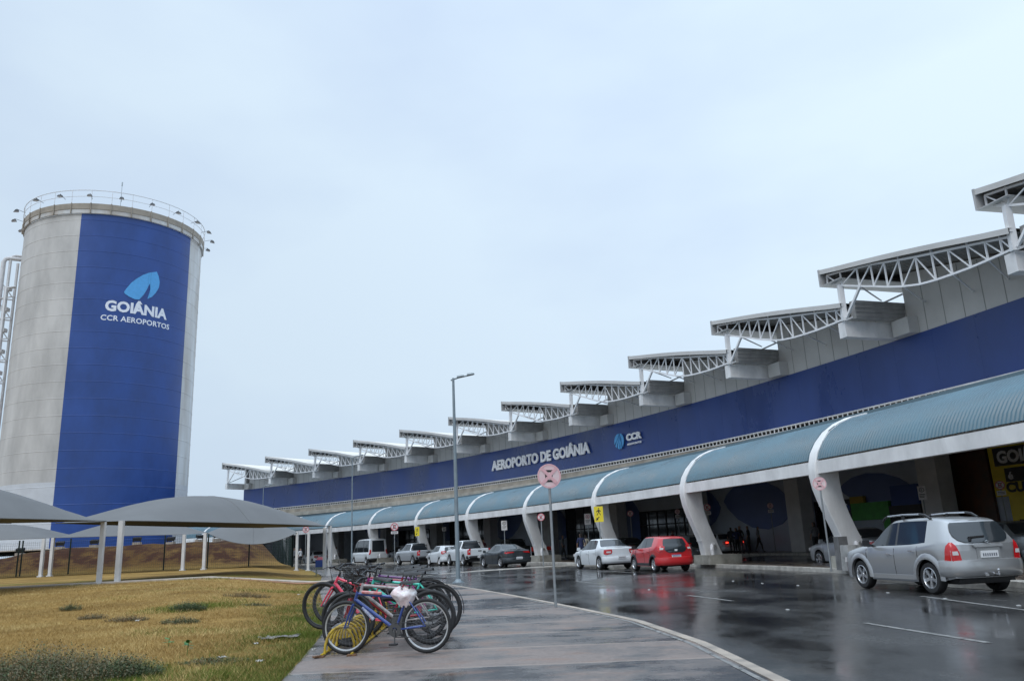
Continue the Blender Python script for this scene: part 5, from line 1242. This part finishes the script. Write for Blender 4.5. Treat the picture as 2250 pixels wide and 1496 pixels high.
bicycle('farthest black bicycle in the rack', -2.6, 16.8, -8, FK, lean=-2)
# plastic bag
mb = MB(); rws = []; n = 30
for i in range(15):
    f_ = i / 14; row = []
    for k in range(n + 1):
        a = 2 * math.pi * (k % n) / n; top = max(.02, math.sin(math.pi * min(1, f_ * 2.2) / 2)) ** .5
        w_ = top * (1 if f_ < .4 else 1 - (f_ - .4) * 1.0)
        rr = 1 + .05 * math.sin(a * 5 + f_ * 7) + .05 * math.sin(a * 8 - f_ * 14); cx2 = .05 * f_
        row.append((math.cos(a) * .175 * w_ * rr + cx2, math.sin(a) * .085 * w_ * rr, 0.09 - .24 * f_ + .03 * math.cos(a * 2) * (1 - f_) + .018 * math.sin(a * 7 + f_ * 9) * f_))
    rws.append(row)
mb.grid(rws); o = mb.build('plastic_bag', mat('bag_plastic', (.72, .74, .76), .25, col2=(.70, .50, .50), scale=9, coords='obj', bump=.5, bscale=26, spec=.7), None, 60, loc=(-1.63, 11.16, .90))
tag(o, 'crumpled white plastic bag tied over the saddle of the blue bicycle', 'plastic bag')
# yellow rack : slanting hoops along two ground rails
RK = thing('bicycle_rack', 'worn yellow steel hoop rack holding the front wheels of the bicycles', 'bicycle rack', (-2.50, 11.3, .15), rad(2.2))
RY = mat('rack_yellow', (.55, .38, .015), .5, var=.35, scale=14, col2=(.22, .13, .02))
mb = MB()
for q in range(20):
    y0 = .02 + q * .285; pts = []
    for k in range(13):
        a = math.pi * k / 12; pts.append((-.02 + .185 * -math.cos(a), y0 + .20 * k / 12, .02 + .33 * math.sin(a) ** .8))
    mb.tube(pts, .019, 7)
mb.build('hoops', RY, RK, 60)
for x_ in (-.22, .18):
    mb = MB(); mb.tube([(x_, -.12, .025), (x_, 5.9, .025)], .018, 8); mb.build('rail', RY, RK, 60)
mb = MB(); mb.bar((-.22, -.12, .02), (-.30, -.22, .02), .05, .02); mb.box((-.24, -.13, .01), (.12, .10, .02)); mb.box((.18, -.1, .01), (.12, .10, .02)); mb.build('foot_plate', mat('rusty_steel', (.16, .08, .04), .8, var=.4, scale=30), RK)

# ================================================================== LITTER BIN, TROLLEYS
p = A(702.5, 46); t = thing('litter_bin', 'blue litter bin with a red top on legs, at the far end of the bicycles', 'litter bin', (p.x, p.y, .15), .2)
mb = MB(); mb.box((0, 0, .66), (.50, .36, .40)); mb.build('bin_body', mat('bin_blue', (.02, .06, .25), .5), t)
mb = MB(); mb.hexa([(-.20, -.18, .86), (.20, -.18, .86), (.20, .18, .86), (-.20, .18, .86), (-.12, -.15, 1.02), (.12, -.15, 1.02), (.12, .15, 1.02), (-.12, .15, 1.02)]); mb.build('bin_lid', REDP, t)
mb = MB(); mb.use(mat('bin_grey_green', (.22, .26, .22), .6)); mb.box((0, 0, .42), (.46, .32, .10)); [mb.bar((sx_ * .2, sy * .14, 0), (sx_ * .2, sy * .14, .40), .05) for sx_ in (-1, 1) for sy in (-1, 1)]; mb.build('bin_stand', None, t)
tr = None
for i, (px, D, rz) in enumerate(((1178, 57, 20), (1190, 58.5, 24), (1202, 57.5, 60), (1212, 59, 20), (1226, 57.5, 80))):
    p = A(px, D); lab = ['luggage trolley farthest left in the cluster beside a rib foot', 'second luggage trolley from the left beside the rib foot', 'luggage trolley turned sideways in the middle of the cluster', 'luggage trolley just left of the thick sign pole', 'lone luggage trolley with red panel right of the thick sign pole'][i]
    if tr is None:
        tr = t = thing('luggage_trolley', lab, 'luggage trolley', (p.x, p.y, .15), rad(rz), 'luggage trolleys by the canopy')
        mb = MB(); mb.tube([(-.28, -.45, .15), (-.28, .4, .15), (-.26, .5, 1.0), (.26, .5, 1.0), (.28, .4, .15), (.28, -.45, .15), (-.28, -.45, .15)], .02, 6); mb.tube([(-.27, .45, .6), (.27, .45, .6)], .015, 6); [mb.tube([(x_, -.45, .16), (x_, .4, .16)], .012, 5) for x_ in (-.14, 0, .14)]; mb.build('frame', CHROME, t)
        mb = MB(); mb.box((0, .50, .82), (.50, .03, .28)); mb.build('red_panel', mat('trolley_red', (.60, .04, .03), .4), t)
        for x_, y_ in ((-.26, -.38), (.26, -.38), (-.26, .36), (.26, .36)):
            mb = MB(); mb.lathe([(.001, -.02), (.07, -.02), (.075, 0), (.07, .02), (.001, .02)], 12, Matrix.Translation((x_, y_, .075)) @ Matrix.Rotation(math.pi / 2, 4, 'Y')); mb.build('wheel', BLACK, t)
    else:
        t = copy_tree(tr); t['label'] = lab; t.location = (p.x, p.y, .15); t.rotation_euler = (0, 0, rad(rz))

# ================================================================== PEOPLE
SKIN = mat('skin', (.28, .16, .11), .6); HAIR = mat('dark_hair', (.02, .016, .014), .7)
def person(label, x, y, z, rz, h, top, legs, pose=0, skirt=False):
    k = h / 1.72
    V = dict(pel=(0, 0, .93), bel=(0, 0, 1.08), che=(0, .01, 1.30), nek=(0, .01, 1.46), hd0=(0, -.01, 1.54), hd1=(0, -.02, 1.63), hd2=(0, -.01, 1.70))
    sw = .10 + .12 * (pose == 1)
    for s_, n_ in ((1, 'l'), (-1, 'r')):
        V['hip' + n_] = (s_ * .09, 0, .88); V['kne' + n_] = (s_ * .10, -.03 + (s_ * sw * .5 if pose == 1 else 0), .49); V['ank' + n_] = (s_ * .105, .02 + (s_ * sw if pose == 1 else 0), .08); V['toe' + n_] = (s_ * .12, -.13 + (s_ * sw if pose == 1 else 0), .035)
        V['sho' + n_] = (s_ * .18, .01, 1.40)
        if pose == 2 and s_ > 0: V['elb' + n_] = (s_ * .26, -.05, 1.15); V['wri' + n_] = (s_ * .14, -.26, 1.28); V['han' + n_] = (s_ * .10, -.30, 1.36)
        elif pose == 3: V['elb' + n_] = (s_ * .30, .05, 1.15); V['wri' + n_] = (s_ * .18, -.06, 1.0); V['han' + n_] = (s_ * .13, -.10, .98)
        else: V['elb' + n_] = (s_ * .24, .03, 1.14); V['wri' + n_] = (s_ * .25, -.05, .90); V['han' + n_] = (s_ * .25, -.07, .81)
    E_ = [('pel', 'bel'), ('bel', 'che'), ('che', 'nek'), ('nek', 'hd0'), ('hd0', 'hd1'), ('hd1', 'hd2')]
    for n_ in 'lr': E_ += [('pel', 'hip' + n_), ('hip' + n_, 'kne' + n_), ('kne' + n_, 'ank' + n_), ('ank' + n_, 'toe' + n_), ('che', 'sho' + n_), ('sho' + n_, 'elb' + n_), ('elb' + n_, 'wri' + n_), ('wri' + n_, 'han' + n_)]
    RD = dict(pel=.135, bel=.125, che=.145, nek=.055, hd0=.075, hd1=.095, hd2=.07, hip=.095, kne=.062, ank=.042, toe=.038, sho=.065, elb=.043, wri=.03, han=.036)
    names = list(V); me = bpy.data.meshes.new('person_body'); me.from_pydata([tuple(c * k for c in V[n_]) for n_ in names], [(names.index(a), names.index(b)) for a, b in E_], [])
    o = bpy.data.objects.new('tmp', me); COL.objects.link(o); md = o.modifiers.new('s', 'SKIN'); sb = o.modifiers.new('u', 'SUBSURF'); sb.levels = 1; sb.render_levels = 1
    for i, n_ in enumerate(names):
        r_ = RD.get(n_, RD.get(n_[:3])); me.skin_vertices[0].data[i].radius = (r_ * k, r_ * k * (.8 if n_ in ('pel', 'bel', 'che') else 1))
    me.skin_vertices[0].data[0].use_root = True
    dg = bpy.context.evaluated_depsgraph_get(); m2 = bpy.data.meshes.new_from_object(o.evaluated_get(dg)); bpy.data.objects.remove(o)
    body = bpy.data.objects.new('person', m2); COL.objects.link(body); m2.materials.clear()
    for m_ in (top, legs, SKIN, HAIR, BLACK): m2.materials.append(m_)
    for p_ in m2.polygons:
        c = p_.center / k
        mi = 0
        if c.z < .10: mi = 4
        elif c.z < .96 and abs(c.x) < .20: mi = 1
        elif c.z > 1.47: mi = 3 if (c.z > 1.66 or c.y > .03) else 2
        elif abs(c.x) > .2 and c.z < 1.12: mi = 2
        p_.material_index = mi
    m2.shade_smooth(); body.location = (x, y, z); body.rotation_euler = (0, 0, rad(rz))
    return tag(body, label, 'person')
TS = [mat('cloth_' + n_, c, .8) for n_, c in (('navy', (.02, .03, .09)), ('cream', (.55, .50, .40)), ('black', (.02, .02, .022)), ('grey', (.14, .14, .15)), ('white', (.6, .6, .6)), ('wine', (.12, .02, .03)))]
def pp(px, D): q = A(px, D); return q.x, q.y
for i, (px, D, h, tp, lg, ps, rz, lab) in enumerate((
    (1606, 52, 1.74, 2, 2, 0, 160, 'leftmost of the group of dark figures under the canopy'), (1617.5, 51, 1.68, 0, 2, 2, 200, 'dark figure raising one hand, second in the group under the canopy'), (1625, 52, 1.80, 2, 3, 3, 20, 'tall dark figure with hands on hips, third in the group under the canopy'),
    (1643, 51.5, 1.78, 2, 2, 0, 240, 'dark figure standing apart, fourth in the group under the canopy'), (1665, 54, 1.72, 3, 2, 1, 90, 'greyish figure walking at the right of the group under the canopy'),
    (1276, 49.5, 1.74, 0, 0, 0, 180, 'person in navy clothes standing left of the cream shirt, behind the white sedan'), (1286, 50.5, 1.66, 1, 2, 3, 150, 'person in a cream shirt, hands on hips, behind the white sedan'),
    (646, 78, 1.75, 3, 2, 0, 30, 'distant person in grey beside the leftmost back sail post'), (659, 80, 1.7, 4, 2, 1, 60, 'distant person in a white shirt between the back sail posts'), (1789, 41, 1.75, 3, 2, 0, 200, 'person in grey in shade left of the nearest curved rib'),
    (1236, 60, 1.74, 3, 2, 1, 70, 'person in grey walking past the dark doorway right of the thick sign pole'), (1478, 58, 1.7, 5, 2, 0, 40, 'person in a wine red top in deep shade left of the second rib'), (1345, 60, 1.72, 0, 2, 2, 120, 'person in navy in deep shade just right of the near yellow sign'),
    (1062, 66, 1.72, 5, 3, 0, 30, 'person in a wine red top under the canopy above the dark grey sedan'), (1830, 44, 1.76, 0, 2, 1, 80, 'person in navy walking in shade behind the nearest curved rib'),
    (738, 88, 1.7, 4, 3, 0, 10, 'distant person in a white shirt behind the front sail posts'))):
    x_, y_ = pp(px, D); person(lab, x_, y_, .15, rz, h, TS[tp], TS[lg], ps)

# concrete bollards and blocks beside the nearest rib
CB = mat('dark_wet_concrete', (.16, .16, .16), .5, var=.4, scale=3, bump=.2)
for lab, px, D, w_, h_ in (('dark square concrete block beside the leaning sign pole, nearest rib', 1843, 27.2, .36, 1.10), ('pale square concrete block under the nearest curved rib', 1862, 26.6, .50, .82)):
    p = A(px, D); mb = MB(); mb.hexa([(-w_ / 2, -w_ / 2, 0), (w_ / 2, -w_ / 2, 0), (w_ / 2, w_ / 2, 0), (-w_ / 2, w_ / 2, 0), (-w_ / 2 + .02, -w_ / 2 + .02, h_), (w_ / 2 - .02, -w_ / 2 + .02, h_), (w_ / 2 - .02, w_ / 2 - .02, h_), (-w_ / 2 + .02, w_ / 2 - .02, h_)])
    o = mb.build('concrete_block', CB if 'dark' in lab else mat('stained_block', (.36, .36, .35), .5, var=.45, scale=3, bump=.2), loc=(p.x, p.y, .13)); o.rotation_euler = (0, 0, .15); tag(o, lab, 'concrete block')

# road studs
studs = [(6.81, 26.79), (7.22, 24.98), (7.74, 23.35), (8.52, 19.45), (8.77, 17.36), (5.2, 16.48), (3.7, 24.35), (9.07, 15.34)]
sm_ = MB(); sm_.hexa([(-.06, -.05, .003), (.06, -.05, .003), (.06, .05, .003), (-.06, .05, .003), (-.035, -.03, .022), (.035, -.03, .022), (.035, .03, .022), (-.035, .03, .022)])
sp_ = None
sm_.v = [(x * .6, y * .6, z * .7) for x, y, z in sm_.v]
for i, (x_, y_) in enumerate(studs):
    if sp_ is None: sp_ = o = sm_.build('road_stud', mat('stud_white', (.30, .30, .29), .4))
    else: o = sp_.copy(); COL.objects.link(o)
    o.location = (x_, y_, 0); tag(o, 'small pale reflector stud on the wet asphalt', 'road stud', 'pale road studs on the asphalt')

# ================================================================== GRASS, WEEDS, LITTER
from mathutils import noise as NZ
def blades(n, y0, y1, name='grass'):
    V, F_, tone = [], [], []
    rnd = random.Random(3)
    for _ in range(n):
        y = y0 * math.exp(rnd.random() * math.log(y1 / y0)); xe = edgeL(y) - .0
        xw = (-60 - 1144) / 1736 * (y / 1.032) - .3
        x = xe - rnd.random() ** 1.15 * (xe - xw)
        c = NZ.noise(Vector((x * .9, y * .9, 0))); c2 = NZ.noise(Vector((x * .3 + 9, y * .3, 3)))
        if c + c2 * .5 < -.35 and rnd.random() < .7: continue
        g = greenness(x, y) * (.55 + .9 * (c + .3)); g = max(g, .9 * max(0, c2 - .18) * 2)
        sz = lerp(1.0, 1.9, (y - y0) / (y1 - y0)); h = (.028 + .035 * rnd.random() + .02 * max(0, c)) * (1 + .5 * (g > .4)); w = .0032 * sz * (1.2 if g > .4 else 1)
        a = rnd.random() * 6.283; lean = (.2 + rnd.random() * 1.2) * h; b = rnd.random() * 6.283; z = field_z(x, y) - .004
        if x > xe - .04: z += .01
        dx, dy = math.cos(a) * w, math.sin(a) * w; i = len(V)
        V += [(x - dx, y - dy, z), (x + dx, y + dy, z), (x + math.cos(b) * lean, y + math.sin(b) * lean, z + h)]
        F_.append((i, i + 1, i + 2)); t = max(0, min(.98, rnd.random() * .75 + .16 + c * .5 + c2 * .5)); tone += [t * .49 + (.5 if g > rnd.random() * .9 else 0)] * 3
    me = bpy.data.meshes.new(name); me.from_pydata(V, [], F_)
    at = me.attributes.new('tone', 'FLOAT', 'POINT'); at.data.foreach_set('value', tone)
    m = bpy.data.materials.new('grass_blade'); m.use_nodes = True; nn = m.node_tree.nodes; ll = m.node_tree.links; b = nn['Principled BSDF']; b.inputs['Roughness'].default_value = .8; b.inputs['Specular IOR Level'].default_value = .2
    a = nn.new('ShaderNodeAttribute'); a.attribute_name = 'tone'; r = nn.new('ShaderNodeValToRGB'); ll.new(a.outputs['Fac'], r.inputs[0]); ll.new(r.outputs[0], b.inputs['Base Color'])
    el = r.color_ramp.elements; el[0].position = 0; el[0].color = (.26, .155, .045, 1); el[1].position = 1; el[1].color = (.12, .17, .025, 1)
    for p_, c in ((.25, (.40, .27, .10)), (.48, (.56, .42, .18)), (.52, (.085, .105, .022)), (.75, (.13, .145, .028))): q = el.new(p_); q.color = (*c, 1)
    me.materials.append(m); o = bpy.data.objects.new(name, me); COL.objects.link(o); return o
g_ = blades(190000, 8.6, 36)
tag(g_, 'short dry yellow brown grass with greener blades near the sidewalk', 'grass', kind='stuff')
WG = [mat('weed_green', (.055, .085, .028), .8, var=.35, scale=9), mat('weed_grey', (.13, .12, .07), .8, var=.3, scale=9), mat('weed_dry', (.17, .11, .05), .9), mat('seedling_green', (.03, .16, .02), .5)]
def weed(name, label, x, y, rx, ry, h, n, mix=(1, 0, 0), leaf=.028, cat='weed', grp='weed tufts in the dry lawn', seed=1):
    rnd = random.Random(seed); z0 = field_z(x, y) - .01; mb = MB()
    for _ in range(n):
        a = rnd.random() * 6.283; q = rnd.random() ** .6; px_, py_ = math.cos(a) * q * rx, math.sin(a) * q * ry
        hh = h * (.45 + .75 * rnd.random()) * (1.05 - .55 * q); t = rnd.random() * sum(mix); k = 0 if t < mix[0] else (1 if t < mix[0] + mix[1] else 2); mb.use(WG[k])
        lx, ly = math.cos(a) * hh * .35 * q + rnd.uniform(-.3, .3) * hh, math.sin(a) * hh * .35 * q + rnd.uniform(-.3, .3) * hh
        zb = field_z(x + px_, y + py_) - .01 - z0
        b = Vector((px_, py_, zb)); e = b + Vector((lx, ly, hh)); w = Vector((.0022, 0, 0)); i = len(mb.v)
        mb.v += [tuple(b - w), tuple(b + w), tuple(e)]; mb.face(i, i + 1, i + 2)
        for s_ in range(6):
            c = b.lerp(e, .25 + .14 * s_ + .05 * rnd.random()); aa = rnd.random() * 6.283; l_ = leaf * (.6 + .8 * rnd.random()); d = Vector((math.cos(aa), math.sin(aa), rnd.uniform(.0, .9))).normalized() * l_; sd_ = d.cross(Vector((0, 0, 1))).normalized() * l_ * .22
            i = len(mb.v); mb.v += [tuple(c), tuple(c + d * .5 + sd_), tuple(c + d), tuple(c + d * .5 - sd_)]; mb.face(i, i + 1, i + 2, i + 3)
    o = mb.build(name, loc=(x, y, z0)); tag(o, label, cat, grp); return o
weed('weed_clump', 'large grey green weed clump spreading across the lower left corner', -5.75, 9.85, 1.2, .85, .40, 3200, (.4, .5, .25), grp=None, seed=5)
weed('weed_clump', 'darker green end of the weeds, right of the large grey green clump', -4.75, 10.0, .42, .32, .26, 700, (.85, .1, .05), grp=None, seed=6)
for i, (x_, y_, rx, ry, h, n, mx, lab) in enumerate((
    (-8.05, 19.9, .42, .30, .26, 700, (1, .1, 0), 'round green weed tuft in the middle of the lawn, greenest of the tufts'), (-6.95, 16.8, .38, .25, .15, 350, (.8, .3, .2), 'lower green tuft just in front of the round greenest tuft'), (-11.5, 21.0, .26, .2, .2, 260, (.8, .3, .1), 'small green tuft alone in the left half of the lawn'),
    (-8.4, 17.6, .45, .3, .13, 380, (.1, .3, 1), 'brownish dry tuft left of the lower green tuft'), (-9.5, 18.3, .32, .2, .15, 240, (.1, .7, .6), 'thin dry tuft farther left than the brownish one'), (-8.3, 24.8, .7, .35, .17, 500, (.2, .4, .8), 'wide dark dry tuft near the concrete strip'),
    (-6.9, 21.5, .45, .2, .09, 260, (.6, .3, .3), 'flat green streak of weed right of the round tuft'), (-4.1, 11.1, .5, .28, .08, 380, (.9, .2, .2), 'low dark green weed near the sidewalk edge at the bottom'))): weed('weed_tuft', lab, x_, y_, rx, ry, h, n, mx, seed=20 + i)
def seedling(label, x, y, h, n, sd_):
    rnd = random.Random(sd_); t = MB(); t.use(WG[3]); z0 = field_z(x, y); t.tube([(0, 0, 0), (.01, 0, h * .6), (.02, .01, h)], .004, 5)
    for _ in range(n):
        c = Vector((.01, 0, h * (.45 + .55 * rnd.random()))); a = rnd.random() * 6.283; l_ = .07 + .04 * rnd.random(); d = Vector((math.cos(a), math.sin(a), rnd.uniform(-.2, .5))) * l_; q = Vector((-math.sin(a), math.cos(a), 0)) * l_ * .38
        i = len(t.v); t.v += [tuple(c), tuple(c + d * .45 + q), tuple(c + d), tuple(c + d * .45 - q)]; t.face(i, i + 1, i + 2, i + 3)
    o = t.build('seedling', loc=(x, y, z0)); tag(o, label, 'plant')
seedling('bright green leafy seedling, farther of the two in the lawn', -5.5, 12.9, .17, 9, 1); seedling('bright green leafy seedling, nearer of the two in the lawn', -4.8, 11.9, .2, 11, 2)
def scrap(name, label, cat, x, y, w, d, h, m, sd_):
    rnd = random.Random(sd_); mb = MB(); z0 = field_z(x, y) + .035; n = 9
    mb.grid([[(w * (i / n - .5) * (1 + .2 * rnd.uniform(-1, 1)), d * (j / 5 - .5) * (1 + .3 * rnd.uniform(-1, 1)), h * rnd.random()) for j in range(6)] for i in range(n + 1)]); o = mb.build(name, m, None, 60, (x, y, z0)); o.rotation_euler = (0, 0, rnd.uniform(-.4, .4)); tag(o, label, cat)
PAPER = mat('pale_litter', (.42, .41, .38), .6, bump=.3)
scrap('crumpled_sheet', 'flattened dark grey sheet lying in the lawn left of the bicycles', 'litter', -4.05, 13.8, .62, .40, .03, mat('dirty_sheet', (.10, .09, .085), .7, col2=(.22, .20, .19), scale=6), 1)
for i, (x_, y_, w_, lab) in enumerate(((-4.1, 11.35, .13, 'crumpled pale scrap near the sidewalk edge, larger of the two at the bottom'), (-3.45, 10.9, .13, 'thin white scrap beside the sidewalk edge at the bottom'), (-8.0, 17.2, .12, 'small white scrap under the brownish dry tuft'), (-4.15, 12.9, .10, 'white scrap just in front of the dark grey sheet'), (-5.65, 9.4, .07, 'white scrap caught in the large weed clump'), (-7.2, 26.5, .12, 'tiny white scrap far out in the lawn near the concrete strip'), (-3.0, 11.9, .08, 'pale scrap at the foot of the yellow rack'))): scrap('paper_scrap', lab, 'litter', x_, y_, w_ * .75, w_ * .5, .03, PAPER, 10 + i)
